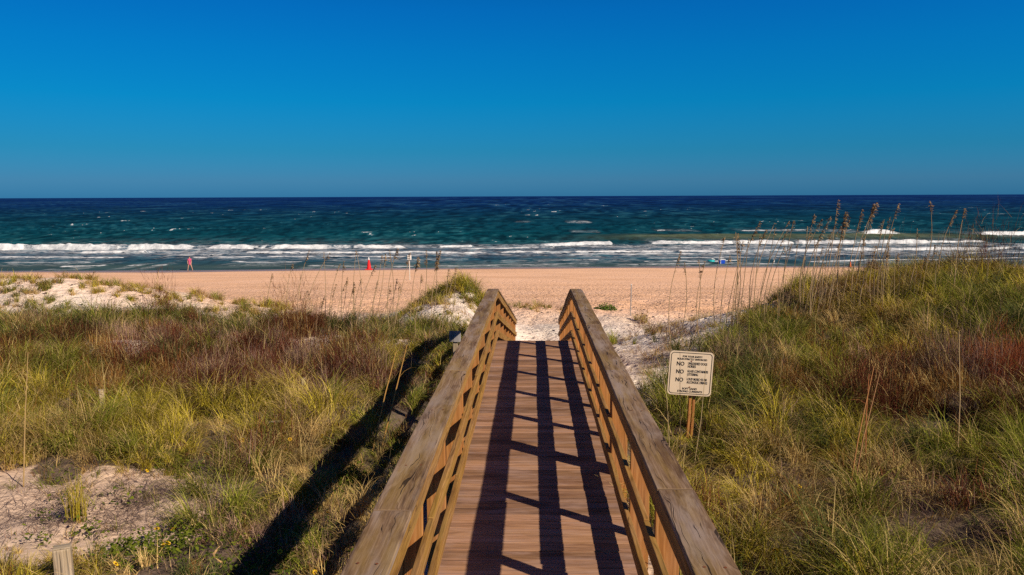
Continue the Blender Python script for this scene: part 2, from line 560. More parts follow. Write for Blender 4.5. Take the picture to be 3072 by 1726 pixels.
M['deadleaf'] = simple('tan_dead_leaf', (.50, .30, .13), .8, .1, .25, 25)

# ------------------------------------------------------------------ vegetation density


def sparse_right(x, y):
    """1 in the open sandy strip right of the walkway"""
    w = (fbm(x * .5, y * .5, 31) - .5) * 2.4
    lim = 2.6 + (y - 12.5) * .44 + w
    return sstep(-.7, .5, lim - x) * sstep(11.5, 13.5, y + w)


BARE = [(-4.9, 8.5, 1.5, 1.05), (-5.6, 7.4, 1.2, .6), (-6.6, 8.6, 1.0, .8), (-3.45, 5.5, .5, .6), (-5.0, 7.9, 1.5, 1.1), (-4.1, 7.7, .8, .6), (-6.4, 7.8, 1.2, .8), (8.4, 8.6, .9, .6), (-9.6, 17.2, 1.3, .85), (-4.9, 18.6, 1.4, 1.1), (-12.6, 19.3, 1.6, 1.0), (-3.2, 18.9, 1.2, .9), (-7.6, 20.2, 1.2, .9), (9.3, 9.2, .7, .6)]


def veg(x, y):
    x = np.asarray(x, float)
    y = np.asarray(y, float)
    w = (fbm(x * .4, y * .4, 41) - .5) * 4
    left = sstep(-1.05, -1.4, x) * (1 - sstep(22.0, 24.2, y + w * .6 + (x > -6) * 1.5))
    right = sstep(1.0, 1.3, x) * (1 - sstep(22.5, 24.5, y + w * .5))
    d = left + right * (1 - .975 * sparse_right(x, y))
    n = fbm(x * 1.3, y * 1.3, 51)
    for bx, by, ra, rb in BARE:
        q = np.hypot((x - bx) / ra, (y - by) / rb) + (n - .5) * 1.2
        d = d * (1 - .94 * (1 - sstep(.75, 1.1, q)))
    return np.clip(d, 0, 1)


# ------------------------------------------------------------------ ground sheet
def axis(lo, hi, pts):
    return np.unique(np.round(np.concatenate(pts), 3))


ys = np.concatenate([np.linspace(-40, -1, 14), np.arange(0, 26, .14), np.arange(26, 46, .22), np.arange(46, 96, .5), np.linspace(96, 160, 20)])
xs_c = np.arange(-14, 14, .14)
xs_l = -14 - np.cumsum(np.linspace(.16, 1.2, 70))
xs_l = np.concatenate([xs_l, xs_l[-1] - np.cumsum(np.linspace(2, 120, 22))])
xs = np.concatenate([xs_l[::-1], xs_c, -xs_l + .0])
X, Y = np.meshgrid(xs, ys)
Z = ground(X, Y)
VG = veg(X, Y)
nx, ny = len(xs), len(ys)
idx = np.arange(nx * ny).reshape(ny, nx)
Q = np.stack([idx[:-1, :-1], idx[:-1, 1:], idx[1:, 1:], idx[1:, :-1]], -1).reshape(-1, 4)
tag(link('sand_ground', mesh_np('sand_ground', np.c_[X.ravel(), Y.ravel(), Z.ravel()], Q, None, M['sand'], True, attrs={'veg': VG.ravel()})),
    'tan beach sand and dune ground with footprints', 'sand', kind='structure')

# ------------------------------------------------------------------ sea
sy = np.concatenate([np.arange(84, 175, .30), 175 * 1.022 ** np.arange(0, 230)])
sx = np.linspace(-1, 1, 720)
SX = sx[None, :] * (sy[:, None] * .95)
SY = np.repeat(sy[:, None], len(sx), 1)
near = 1 - sstep(170, 420, SY)
zz = np.zeros_like(SX)
zz += (fbm(SX / 5.0, SY / 1.9, 61) - .5) * .34 * near * sstep(88, 97, SY)
zz += np.sin((SY + 5 * fbm(SX / 25, SY / 40, 63)) * 2 * math.pi / 11.0) * .13 * near * sstep(92, 105, SY)
zz += (fbm(SX / 22, SY / 9, 66) - .5) * .6 * sstep(140, 200, SY) * (1 - sstep(500, 1500, SY))
foam = np.zeros_like(SX)
lace = np.zeros_like(SX)
face = np.zeros_like(SX)
# (u0, v0, u1, v1) of the breaking line in the photograph, height left and right in m, foam reach in front and behind, seed
BRK = [
    (-40, 250.3, 205, 249.6, 1.25, 1.0, 1.3, 2.2, 1), (200, 249.6, 414, 248.6, .95, .72, 1.2, 1.8, 2),
    (438, 247.2, 474, 246.6, .35, .45, .8, .8, 3), (455, 250.0, 560, 247.4, .2, .35, .6, .7, 19), (536, 245.9, 615, 244.8, .4, .95, .9, 1.0, 4),
    (644, 244.6, 800, 244.8, .75, .85, 1.0, 1.4, 5), (790, 244.6, 935, 244.2, .9, .9, 1.0, 1.6, 6), (925, 243.0, 985, 241.5, .5, .3, .8, 1, 7),
    (78, 253.6, 150, 252.6, .45, .6, .8, 1.2, 8), (232, 253.8, 500, 253.6, .4, .42, .6, .8, 9), (490, 253.4, 760, 251.6, .42, .42, .6, .8, 10),
    (740, 251.4, 1060, 249.6, .45, .5, .8, 1.3, 11),
    (-20, 257.8, 130, 257.4, .15, .18, .5, .5, 12), (180, 257.3, 420, 256.8, .14, .2, .5, .5, 13), (560, 255.8, 745, 254.2, .16, .16, .4, .5, 14),
    (735, 231.0, 860, 230.8, .3, .4, .4, .5, 15), (848, 236.2, 912, 235.0, 1.5, .9, 1.3, 2.5, 16), (975, 236.0, 1070, 234.5, .9, 1.2, 1.0, 1.8, 17),
    (566, 222.3, 592, 222.3, .7, .8, .8, 1.5, 18), (60, 267.0, 106, 265.8, .18, .12, .6, .6, 20), (124, 266.6, 142, 265.8, .12, .1, .4, .4, 21), (152, 265.8, 168, 265.2, .1, .1, .4, .4, 22),
    (570, 231.5, 600, 231.5, .15, .15, .3, .4, 23), (515, 221.5, 530, 221.5, .2, .2, .3, .4, 24), (640, 262.6, 745, 261.0, .05, .05, .5, .5, 25), (655, 230.5, 700, 231, .12, .1, .3, .4, 26),
    (800, 262.2, 1060, 258.5, .12, .2, .5, .8, 27), (880, 254.8, 1050, 253.2, .12, .2, .4, .6, 28), (0, 263.2, 95, 262.6, .05, .07, .35, .4, 29), (228, 262.3, 305, 261.8, .06, .05, .3, .4, 30), (325, 260.4, 475, 259.0, .06, .08, .3, .4, 31),
    (495, 261.2, 645, 259.6, .05, .07, .3, .4, 32), (300, 266.6, 420, 265.9, .05, .05, .3, .3, 33), (430, 265.6, 600, 264.6, .05, .05, .3, .4, 34), (610, 265.0, 790, 263.4, .05, .06, .3, .4, 35), (640, 258.3, 800, 256.8, .06, .1, .35, .5, 36),
]
for (ua, va, ub, vb, h0, h1, ff_, fb_, sd) in BRK:
    a, b = sea_at(ua, va), sea_at(ub, vb)
    s = (SX - a[0]) / (b[0] - a[0])
    yc = a[1] + (b[1] - a[1]) * s + (fbm(SX / 7.0, SY * 0, 70 + sd, 3) - .5) * 2.6
    d = SY - yc
    sel = (s > -.02) & (s < 1.02) & (d > -8) & (d < 16)
    wn = fbm(SX / 3.0, SY * 0, 90 + sd, 3)
    tp = .46 if sd == 16 else .08
    env = sstep(0, tp, s) * (1 - sstep(1 - tp, 1.0, s))
    h = .74 * (h0 + (h1 - h0) * np.clip(s, 0, 1)) * env * (.84 + .32 * wn)
    prof = np.where(d < 0, np.exp(-(d / .55) ** 2), np.exp(-(d / 3.2) ** 2))
    lump = 1 + (fbm(SX / .9, SY / .7, 120 + sd, 3) - .5) * .7
    zz = np.where(sel, np.maximum(zz, h * prof * lump + zz * .4), zz)
    fo = np.where(d < 0, 1 - sstep(ff_ * .6, ff_ * 1.2, -d), 1 - sstep(fb_ * .25, fb_ * 1.1, d + (wn - .5) * 1.5))
    foam = np.where(sel, np.maximum(foam, fo * np.clip(env * 1.2, 0, 1) * (.42 + .5 * sstep(.2, .6, wn) + .35 * (fbm(SX / 1.6, SY / 1.2, 150 + sd, 3) - .5))), foam)
    lc = np.exp(-np.clip(d, 0, 99) / (3 + 5 * h0)) * sstep(-9, 0, d) * np.clip(env, 0, 1)
    lace = np.where((s > 0) & (s < 1), np.maximum(lace, lc * .75 * min(1, h0 + .4)), lace)
    face = np.where(sel, np.maximum(face, np.exp(-((d + 1.2) / 1.5) ** 2) * h), face)
lace = np.maximum(lace, .75 * sstep(104, 110, SY) * (1 - sstep(128, 136, SY)) * sstep(.35, .6, fbm(SX / 30, SY / 10, 71)))
# water colour by depth
lg = np.log(SY)


def band(stops):
    k = np.array([math.log(s[0]) for s in stops])
    return np.stack([np.interp(lg, k, [s[1][i] for s in stops]) for i in range(3)], -1)


wcol = band([(84, (.050, .085, .080)), (93, (.020, .062, .078)), (103, (.014, .058, .088)), (112, (.055, .088, .125)), (126, (.052, .088, .118)), (140, (.004, .050, .060)), (175, (.001, .047, .062)),
             (300, (.0005, .035, .062)), (500, (.0003, .023, .072)), (900, (.0003, .019, .096)), (2500, (.0003, .016, .100)), (20000, (.0003, .020, .110))])
caps = np.zeros_like(SX)
for (wx, wy, ya, yb, seed, amp) in [(.9, 2.2, 86, 170, 201, .16), (1.6, 6, 125, 300, 203, .25), (3.5, 16, 230, 620, 205, .4), (8, 55, 480, 1600, 207, .6), (22, 220, 1200, 6000, 209, .8)]:
    wdw = sstep(ya, ya * 1.25, SY) * (1 - sstep(yb * .8, yb, SY))
    f = fbm(SX / wx, SY / wy, seed, 3)
    big = fbm(SX / (wx * 14), SY / (wy * 5), seed + 40, 3)
    cr = sstep(.52, .74, f) * wdw
    tr = sstep(.50, .30, f) * wdw
    wcol = wcol * (1 - .55 * tr[..., None]) + np.array([.010, .036, .036]) * (cr * (.35 + 1.1 * sstep(.35, .65, big)))[..., None]  # crest glints and dark troughs painted into the water colour
    zz += (f - .5) * amp * wdw * (1 - sstep(.1, .5, foam))
    caps = np.maximum(caps, sstep(.825, .875, f + (big - .5) * .42) * wdw * sstep(118, 150, SY) * (1 - .75 * sstep(400, 1200, SY)))
foam = np.maximum(foam, caps * .62)
fw = sea_at(700, 236.5)
brown = np.exp(-((SY - fw[1] + 3) / 9) ** 2) * sstep(sea_at(540, 236)[0], sea_at(680, 236)[0], SX) * (1 - sstep(70, 110, SX))
wcol = wcol * (1 - .85 * brown[..., None]) + np.array([.105, .115, .045]) * .85 * brown[..., None]
zz += brown * .5
sd_ = np.exp(-((SY - 92.5) / 4) ** 2)
wcol = wcol * (1 - .55 * sd_[..., None]) + np.array([.06, .085, .062]) * .55 * sd_[..., None]
n0, n1 = SX.shape
idx = np.arange(n0 * n1).reshape(n0, n1)
Q = np.stack([idx[:-1, :-1], idx[:-1, 1:], idx[1:, 1:], idx[1:, :-1]], -1).reshape(-1, 4)
tag(link('sea', mesh_np('sea', np.c_[SX.ravel(), SY.ravel(), (SEA + zz).ravel()], Q, None, M['sea'], True, cols=wcol.reshape(-1, 3),
                        attrs={'foam': foam.ravel(), 'lace': lace.ravel()})), 'deep blue and teal sea with white breakers', 'sea', kind='structure')

# ------------------------------------------------------------------ boardwalk
SL1, Y1, SL2, Y2 = -.0065, 15.5, -.2165, 27.0
BEND = .012


def deckz(y):
    return SL1 * y if y < Y1 else SL1 * Y1 + SL2 * (y - Y1)


def deckx(y):
    return 0.0 if y < Y1 else BEND * (y - Y1)


bw = empty('boardwalk', (0, 1, deckz(1)), 'weathered timber boardwalk with handrails running down to the beach', 'boardwalk')


def P(x, y, h):
    """a point of the boardwalk, in its root's space"""
    return np.array([x + deckx(y), y - 1.0, deckz(y) + h - deckz(1)])


def slope_up(y):
    s = SL1 if y < Y1 else SL2
    n = np.array([0, -s, 1.0])
    return n / np.linalg.norm(n)


def planks(y0, y1, name):
    mb = MB()
    y = y0
    while y < y1 - .05:
        w = .138 + random.uniform(-.003, .003)
        yc = y + w / 2
        e0, e1 = -.80 + random.uniform(-.012, .012), .80 + random.uniform(-.012, .012)
        dz = random.uniform(-.003, .002) - .019
        s = SL1 if yc < Y1 else SL2
        side = np.array([0, 1, s]) / math.hypot(1, s)
        pts = [P(e0 + (e1 - e0) * t, yc, dz + random.uniform(-.001, .001)) for t in (0, .33, .66, 1)]
        mb.board(pts, side, slope_up(yc), w, .038)
        y += w + .009 + random.uniform(-.002, .003)
    return mb.build(name, M['deck'], bw, bevel=.004)


planks(1.0, Y1, 'deck')
planks(Y1 + .02, Y2, 'ramp_deck')
JO = {-1: [1.0, 4.2, 7.85, 10.9, 13.4, 15.66], 1: [1.0, 4.55, 7.9, 10.9, 13.6, 15.66]}
RJ = {-1: [15.66, 19.4, 23.3, 27.15], 1: [15.66, 19.2, 23.0, 27.15]}


def rail_run(s, xc, hc, w, t, joints, name, mat, vertical, tones, wob=.003):
    mb = MB()
    for k in range(len(joints) - 1):
        a, b = joints[k] + .003, joints[k + 1] - .003
        n = max(3, int((b - a) / .55))
        dx, dh = random.uniform(-.004, .004), random.uniform(-.004, .004)
        sag = random.uniform(-.006, .006)
        pts = [P(s * xc + dx + sag * math.sin(math.pi * i / n), a + (b - a) * i / n, hc + dh + .004 * math.sin(5 * i / n + k)) for i in range(n + 1)]
        up = slope_up((a + b) / 2)
        side = np.array([1.0, 0, 0])
        mb.board(pts, side, up, t if vertical else w, w if vertical else t, tones[k % len(tones)], wob)
    return mb.build(name, mat, bw, bevel=.005)


for s in (-1, 1):
    j = JO[s] + RJ[s][1:]
    j2 = [1.0, 6.2, 10.9, 15.62] + RJ[s][1:]
    rail_run(s, .8395, 1.068, .222, .038, j, 'handrail', M['cap'], False, [.62, .55, .7, .22, .35, .3, .3, .25] if s < 0 else [.45, .5, .3, .25, .3, .25, .3, .2])
    rail_run(s, .762, .977, .140, .040, j2, 'fascia_rail', M['rail'], True, [.6, .7, .5, .55, .5])
    rail_run(s, .762, .545, .140, .040, [1.0, 5.2, 9.7, 15.62] + RJ[s][1:], 'middle_rail', M['rail'], True, [.5, .6, .45])
    rail_run(s, .762, .160, .140, .040, [1.0, 7.1, 12.2, 15.62] + RJ[s][1:], 'lower_rail', M['rail'], True, [.4, .55, .6])
    # stringer under the deck edge
    mb = MB()
    for a, b in ((1.0, 8.6), (8.604, Y1), (Y1 + .02, Y2 - .1)):
        mb.board([P(s * .70, a, -.16), P(s * .70, b, -.16)], (1, 0, 0), slope_up((a + b) / 2), .045, .235)
    mb.build('stringer', M['rail'], bw)
    posts = [2.2, 3.55, 4.95, 6.33, 7.8, 7.93, 9.1, 10.38, 11.75, 13.2, 14.5, 15.55, 17.0, 18.5, 20.0, 21.5, 23.0, 24.5, 26.0, 26.9]
    for y in posts:
        yy = y + random.uniform(-.04, .04)
        mb = MB()
        zb = float(ground(s * .864, yy)) - .4
        base = P(s * .864, yy, 0)
        base[2] = zb - deckz(1)
        ln = random.uniform(-.012, .012)
        top = P(s * .864 + ln, yy, 1.044)
        hh = [base + (top - base) * t for t in (0, .4, .7, 1)]
        mb.board(hh, (1, 0, 0), (0, 1, 0), .164, .046 if y != 7.93 else .06, None, .002)
        p = mb.build('post', M['post'], bw, bevel=.004)

# screw heads on the handrail caps above the nearer posts
for s in (-1, 1):
    for y in (3.55, 4.95, 6.33, 7.8, 9.1, 10.38, 11.75):
        for dx in (-.045, .05):
            mb = MB()
            c = P(s * .8395 + dx + random.uniform(-.01, .01), y + random.uniform(-.012, .012), 1.0895)
            mb.poly([c + np.array([.0085 * math.cos(a), .0085 * math.sin(a), 0]) for a in np.linspace(0, 2 * math.pi, 9)[:-1]])
            mb.build('screw', M['bolt'], bw)

# ------------------------------------------------------------------ text
def text_mesh(body, left, cy, width, height, bold=0.0):
    cu = bpy.data.curves.new('lettering', 'FONT')
    cu.body = body
    cu.size = 1
    cu.offset = bold
    cu.resolution_u = 3
    o = bpy.data.objects.new('lettering', cu)
    COL.objects.link(o)
    dg = bpy.context.evaluated_depsgraph_get()
    me = bpy.data.meshes.new_from_object(o.evaluated_get(dg))
    COL.objects.unlink(o)
    bpy.data.objects.remove(o)
    co = np.empty(len(me.vertices) * 3)
    me.vertices.foreach_get('co', co)
    co = co.reshape(-1, 3)
    mn, mx = co.min(0), co.max(0)
    co[:, 0] = left + (co[:, 0] - mn[0]) / (mx[0] - mn[0]) * width
    co[:, 1] = cy - height / 2 + (co[:, 1] - mn[1]) / (mx[1] - mn[1]) * height
    f = [tuple(p.vertices) for p in me.polygons]
    bpy.data.meshes.remove(me)
    return co[:, :2], f


def rrect(w, h, r, n=6):
    out = []
    for cx, cy, a0 in ((w / 2 - r, h / 2 - r, 0), (-w / 2 + r, h / 2 - r, 90), (-w / 2 + r, -h / 2 + r, 180), (w / 2 - r, -h / 2 + r, 270)):
        for k in range(n + 1):
            a = R(a0 + 90 * k / n)
            out.append((cx + r * math.cos(a), cy + r * math.sin(a)))
    return out


SY_ = 10.5
sc_ = at(690.5, 373.5, SY_)
gz = float(ground(sc_[0], SY_))
sign = empty('rules_sign', (sc_[0], SY_ + .05, gz), 'cream beach rules sign with black lettering on a wooden post', 'sign')
W_, H_ = .605, .615
fr = Matrix.Translation(Vector((0, -.05, sc_[2] - gz))) @ Matrix.Rotation(R(3.6), 4, 'Y') @ Matrix.Rotation(R(-2), 4, 'X')


def plate(name, outline, y0, y1, mat, holes=None):
    pts = [(x, y0, z) for x, z in outline] + [(x, y1, z) for x, z in outline]
    n = len(outline)
    f = [tuple(range(n)), tuple(range(2 * n - 1, n - 1, -1))] + [(k, n + k, n + (k + 1) % n, (k + 1) % n) for k in range(n)]
    me = bpy.data.meshes.new(name)
    me.from_pydata([tuple(fr @ Vector(p)) for p in pts], [], f)
    me.materials.append(mat)
    return link(name, me, sign)


plate('panel', rrect(W_, H_, .05), -.004, .004, M['signface'])
oi, oo = rrect(W_ - .052, H_ - .052, .038), rrect(W_ - .036, H_ - .036, .044)
n = len(oi)
me = bpy.data.meshes.new('border')
me.from_pydata([tuple(fr @ Vector((x, -.0065, z))) for x, z in oo + oi], [], [(k, (k + 1) % n, n + (k + 1) % n, n + k) for k in range(n)])
me.materials.append(M['ink'])
link('border', me, sign)
V_, F_ = [], []
for body, l, cy, w, h, b in [
    ('FOR YOUR SAFETY', -.125, .237, .275, .026, .03), ('RULES STRICTLY ENFORCED', -.195, .200, .41, .026, .03),
    ('NO', -.200, .132, .105, .058, .022), ('UNLEASHED DOGS', -.045, .142, .265, .036, .018), ('HORSES', -.045, .100, .11, .036, .018),
    ('NO', -.200, .022, .105, .058, .022), ('GLASS CONTAINERS', -.045, .034, .285, .036, .018), ('LITTERING', -.045, -.012, .15, .036, .018),
    ('NO', -.200, -.092, .105, .058, .022), ('LOUD MUSIC>55 DB', -.045, -.078, .275, .036, .018), ('ALCOHOLIC DRINKS', -.045, -.122, .285, .036, .018),
        ('SOFT SAND', -.100, -.214, .205, .029, .02), ('STRONG CURRENTS', -.165, -.252, .345, .029, .02)]:
    co, f = text_mesh(body, l, cy, w, h, b)
    o0 = len(V_)
    V_ += [tuple(fr @ Vector((x, -.0068, z))) for x, z in co]
    F_ += [tuple(i + o0 for i in q) for q in f]
me = bpy.data.meshes.new('lettering')
me.from_pydata(V_, [], F_)
me.materials.append(M['ink'])
link('lettering', me, sign)
for bx, bz in ((.0, .175), (.0, -.19)):
    mb = MB()
    q = [fr @ Vector((bx + .010 * math.cos(a), -.005, bz + .010 * math.sin(a))) for a in np.linspace(0, 2 * math.pi, 9)[:-1]]
    mb.poly([tuple(p - Vector((0, .004, 0))) for p in q])
    mb.build('bolt', M['bolt'], sign)
mb = MB()
mb.board([(-.035, .0, -.3), (.005, .012, .35), (.03, .0, sc_[2] - gz + .2)], (1, 0, 0), (0, 1, 0), .034, .06, .6)
mb.board([(.020, .012, -.3), (.06, .024, .35), (.085, .012, sc_[2] - gz + .2)], (1, 0, 0), (0, 1, 0), .034, .05, .3)
mb.build('post', M['post'], sign, bevel=.003)

# ------------------------------------------------------------------ small things on the beach and dunes
def lathe(name, prof, mat, parent, n=20):
    mb = MB()
    pts = [(0, 0, z) for r, z in prof]
    mb.tube(pts, [max(r, 1e-3) for r, z in prof], n)
    return mb.build(name, mat, parent, smooth=False)


def cone(u, v, hpx, mat, label, tip=True):
    g = ground_at(u, v, 40)
    h = hpx * g[1] / F
    t = empty('traffic_cone', tuple(g - np.array([0, 0, .02])), label, 'traffic cone')
    mb = MB()
    b = .26 * h
    mb.board([(0, -b, .04 * h), (0, b, .04 * h)], (1, 0, 0), (0, 0, 1), 2 * b, .07 * h)
    mb.build('base', mat, t, bevel=.01)
    lathe('body', [(.185 * h, .075 * h), (.065 * h, .80 * h)] if tip else [(.185 * h, .075 * h), (.045 * h, .97 * h), (.03 * h, h)], mat, t)
    if tip:
        lathe('collar', [(.0645 * h, .801 * h), (.042 * h, .97 * h), (.028 * h, h)], M['white'], t)
    return t


cone(369, 269.8, 12.8, M['cone_red'], 'tall red traffic cone with a white tip standing on the sand near the water')
cone(850, 266.8, 6.8, M['cone_orange'], 'small orange traffic cone at the waterline behind the right dune', False)

# beach post with a small white sign
g = ground_at(409.7, 280, 40)
h = 25.6 * g[1] / F
t = empty('beach_post', tuple(g), 'slim pale post on the beach carrying a small white sign board', 'sign post')
mb = MB()
mb.tube([(0, 0, -.2), (0, 0, h)], .045, 10)
mb.build('post', M['drift'], t)
mb = MB()
mb.board([(0.02, -.055, h - .45), (0.02, -.055, h - .02)], (1, 0, 0), (0, 1, 0), .36, .02)
mb.build('board', M['white'], t, bevel=.004)

# thin marker pole on the sandy rise right of the ramp
g = ground_at(630.5, 316)
h = 32 * g[1] / F
t = empty('marker_pole', tuple(g), 'thin bare grey pole standing in the sand right of the ramp', 'pole')
mb = MB()
mb.tube([(0, 0, -.2), (.01, 0, h * .5), (.02, 0, h - .02)], .025, 10)
mb.build('pole', M['metal'], t)
lathe('cap', [(.028, h - .02), (.028, h + .01)], M['white'], t, 10).location = (.02, 0, 0)

# short white stake by the waterline
g = ground_at(774, 264.6, 40)
t = empty('white_stake', tuple(g), 'short white stake in the wet sand at the waterline', 'stake')
mb = MB()
mb.board([(0, 0, -.1), (0, 0, .62)], (1, 0, 0), (0, 1, 0), .13, .05)
mb.build('stake', M['white'], t, bevel=.004)
mb = MB()
mb.board([(-.08, -.03, .60), (-.08, -.03, .82)], (1, 0, 0), (0, 1, 0), .10, .02)
mb.build('flag', M['metal'], t)

# blue cart with a rod holder
g = ground_at(721.5, 265.2, 40)
k = g[1] / F
t = empty('blue_bin', tuple(g), 'bright blue beach bin with a white rim by the waterline', 'bin')
bwid, bh = 6.2 * k, 6.4 * k
mb = MB()
b0 = [(-.42, -.3), (.42, -.3), (.42, .3), (-.42, .3)]
vs = [(x * bwid, y * bwid, 0) for x, y in b0] + [(x * bwid * 1.18, y * bwid * 1.18, bh * .9) for x, y in b0]
for f in ((0, 1, 5, 4), (1, 2, 6, 5), (2, 3, 7, 6), (3, 0, 4, 7), (3, 2, 1, 0)):
    mb.poly([vs[i] for i in f])
mb.build('tub', M['blue'], t, bevel=.02)
mb = MB()
for a, b in ((4, 5), (5, 6), (6, 7), (7, 4)):
    pa, pb = np.array(vs[a]), np.array(vs[b])
    mb.board([pa + (0, 0, .01), pb + (0, 0, .01)], np.cross((pb - pa) / np.linalg.norm(pb - pa), (0, 0, 1)), (0, 0, 1), .07, .09)
mb.build('rim', M['white'], t)
mb = MB()
mb.tube([(-.30 * bwid, -.42 * bwid, 0), (-.30 * bwid, -.42 * bwid, bh)], .03, 8)
mb.build('rod_holder', M['white'], t)
ft = empty('fishing_rod', tuple(g + np.array([-.30 * bwid, -.55 * bwid, 0])), 'thin pale fishing rod leaning up from the blue bin', 'fishing rod')
mb = MB()
mb.tube([(0, 0, 0), (.05, 0, bh), (.2, 0, bh * 2.1)], [.03, .022, .012], 6)
mb.build('rod', M['white'], ft)
mb = MB()
mb.tube([(.01, -.04, .5), (.01, .04, .5)], .05, 8)
mb.build('reel', M['metal'], ft)

# turquoise float drifting at the edge
g = sea_at(711, 262.0)
t = empty('swim_float', tuple(g + np.array([0, 0, .12])), 'small turquoise swim float with a white wing in the shallows left of the blue bin', 'swim float')
mb = MB()
ring = [(.34 * math.cos(a), .34 * math.sin(a), .0) for a in np.linspace(0, 2 * math.pi, 17)]
mb.tube(ring, .13, 8, cap=False)
mb.build('ring', M['turq'], t, smooth=True)
mb = MB()
mb.tube([(0, .05, .1), (.12, 0, .3), (.5, -.05, .2)], [.1, .09, .02], 8)
mb.build('wing', M['white'], t, smooth=True)

# grey sign board seen beside the left rail
SYB = 14.6
pb = at(455.3, 336, SYB)
gz = float(ground(pb[0], SYB))
t = empty('grey_board_sign', (pb[0], SYB, gz), 'small blank silver grey board on a stub post outside the left rail', 'board')
mb = MB()
hz = pb[2] - gz
mb.board([(.0, 0, -.2), (.0, 0, hz + .06)], (1, 0, 0), (0, 1, 0), .09, .09, .3)
mb.build('post', M['oldpost'], t, bevel=.004)
mb = MB()
mb.board([(.045, -.06, hz - .105), (.045, -.06, hz + .105)], (1, 0, 0), (0, 1, 0), .13, .028, .6)
mb.board([(-.068, -.058, hz - .10), (-.068, -.058, hz + .11)], (1, 0, 0), (0, 1, 0), .085, .028, .1)
mb.build('board', M['greyboard'], t, bevel=.003)


def stub(u, v, vt, wpx, label, mat, lean=0.0, y=None):
    g = ground_at(u, v) if y is None else at(u, v, y)
    k = g[1] / F
    gz = float(ground(g[0], g[1]))
    h = (v - vt) * k + (g[2] - gz)
    w = wpx * k
    t = empty('wooden_post', (g[0], g[1], gz), label, 'post')
    mb = MB()
    pts = [(0, 0, -.3), (lean * .3, 0, h * .4), (lean, 0, h - .006)]
    a = R(24)
    mb.board(pts, (math.cos(a), math.sin(a), 0), (-math.sin(a), math.cos(a), 0), w * .86, w * .62, None, w * .03)
    mb.build('shaft', mat, t, bevel=w * .09)
    mb = MB()
    mb.board([(lean, 0, h - .004), (lean, 0, h + .006)], (math.cos(a), math.sin(a), 0), (-math.sin(a), math.cos(a), 0), w * .83, w * .60, .9)
    mb.build('end_grain', M['oldpost'], t, bevel=w * .08)
    return t


stub(66, 600, 540, 20, 'thick weathered grey post stub in the sandy near left corner', M['oldpost'], 0, 6.0)
stub(104, 414, 388.5, 6, 'short slim tan post leaning in the yellow grass', M['oldpost'], -.02)
stub(304, 396, 378, 5, 'faint old post half sunk in brown grass left of the walkway', M['oldpost'])

# driftwood stick
a, b = ground_at(270, 437.5), ground_at(287, 438)
mid = (a + b) / 2
t = empty('driftwood_stick', tuple(mid + (0, 0, .22)), 'bleached white stick lying across the left grass', 'stick')
mb = MB()
mb.tube([a - mid, (a - mid) * .3 + (0, .02, .008), (b - mid) * .4 + (0, .01, .004), b - mid], [.012, .018, .02, .014], 7)
mb.build('branch', M['drift'], t)

# ------------------------------------------------------------------ person at the water
def skin_mesh(name, nodes, edges, mat, parent, levels=1):
    me = bpy.data.meshes.new(name)
    me.from_pydata([n_[:3] for n_ in nodes], edges, [])
    o = link(name, me, parent)
    m = o.modifiers.new('skin', 'SKIN')
    for i, n_ in enumerate(nodes):
        sv = me.skin_vertices[0].data[i]
        sv.radius = (n_[3], n_[4] if len(n_) > 4 else n_[3])
    me.skin_vertices[0].data[0].use_root = True
    m.use_smooth_shade = True
    s_ = o.modifiers.new('sub', 'SUBSURF')
    s_.levels = s_.render_levels = levels
    dg = bpy.context.evaluated_depsgraph_get()
    m2 = bpy.data.meshes.new_from_object(o.evaluated_get(dg))
    o.modifiers.clear()
    o.data = m2
    bpy.data.meshes.remove(me)
    m2.name = name
    m2.materials.clear()
    m2.materials.append(mat)
    return o


g = ground_at(190, 270.4, 40)
pt = empty('person', tuple(g), 'person in a long pink top wading along the water with bare legs apart', 'person')
pt.rotation_euler = (0, 0, R(20))
hs = 14.2 * g[1] / F / 1.68
nodes = [(0, 0, .88, .13, .10), (0, 0, 1.08, .11, .085), (0, 0, 1.30, .15, .09), (0, .0, 1.43, .055), (.01, -.01, 1.50, .055), (.015, -.02, 1.60, .092, .10),
         (-.09, 0, .80, .085), (-.17, .02, .46, .06), (-.23, .06, .09, .04), (-.24, -.03, .03, .035), (-.25, -.12, .025, .03),
         (.09, 0, .80, .085), (.19, .0, .46, .06), (.29, .05, .09, .04), (.30, -.04, .03, .035), (.31, -.13, .025, .03),
         (-.17, 0, 1.36, .05), (-.22, .02, 1.08, .04), (-.20, -.07, .84, .03), (-.19, -.1, .76, .035, .02),
         (.17, 0, 1.36, .05), (.21, .03, 1.08, .04), (.20, -.05, .84, .03), (.20, -.09, .76, .035, .02)]
edges = [(0, 1), (1, 2), (2, 3), (3, 4), (4, 5), (0, 6), (6, 7), (7, 8), (8, 9), (9, 10), (0, 11), (11, 12), (12, 13), (13, 14), (14, 15),
         (2, 16), (16, 17), (17, 18), (18, 19), (2, 20), (20, 21), (21, 22), (22, 23)]
skin_mesh('body', [tuple(c * hs for c in n_) for n_ in nodes], edges, M['skin'], pt, 2)
cl = [(0, 0, .62, .18, .14), (0, 0, .85, .165, .13), (0, 0, 1.08, .135, .108), (0, 0, 1.28, .165, .11), (0, 0, 1.40, .12, .09),
      (-.165, 0, 1.37, .068), (-.205, .01, 1.18, .06), (.165, 0, 1.37, .068), (.20, .015, 1.18, .06)]
skin_mesh('pink_top', [tuple(c * hs for c in n_) for n_ in cl], [(0, 1), (1, 2), (2, 3), (3, 4), (3, 5), (5, 6), (3, 7), (7, 8)], M['pink'], pt, 1)
hr = [(.015, .01, 1.645, .105, .10), (.015, .05, 1.56, .095, .07), (.015, .07, 1.42, .07, .04)]
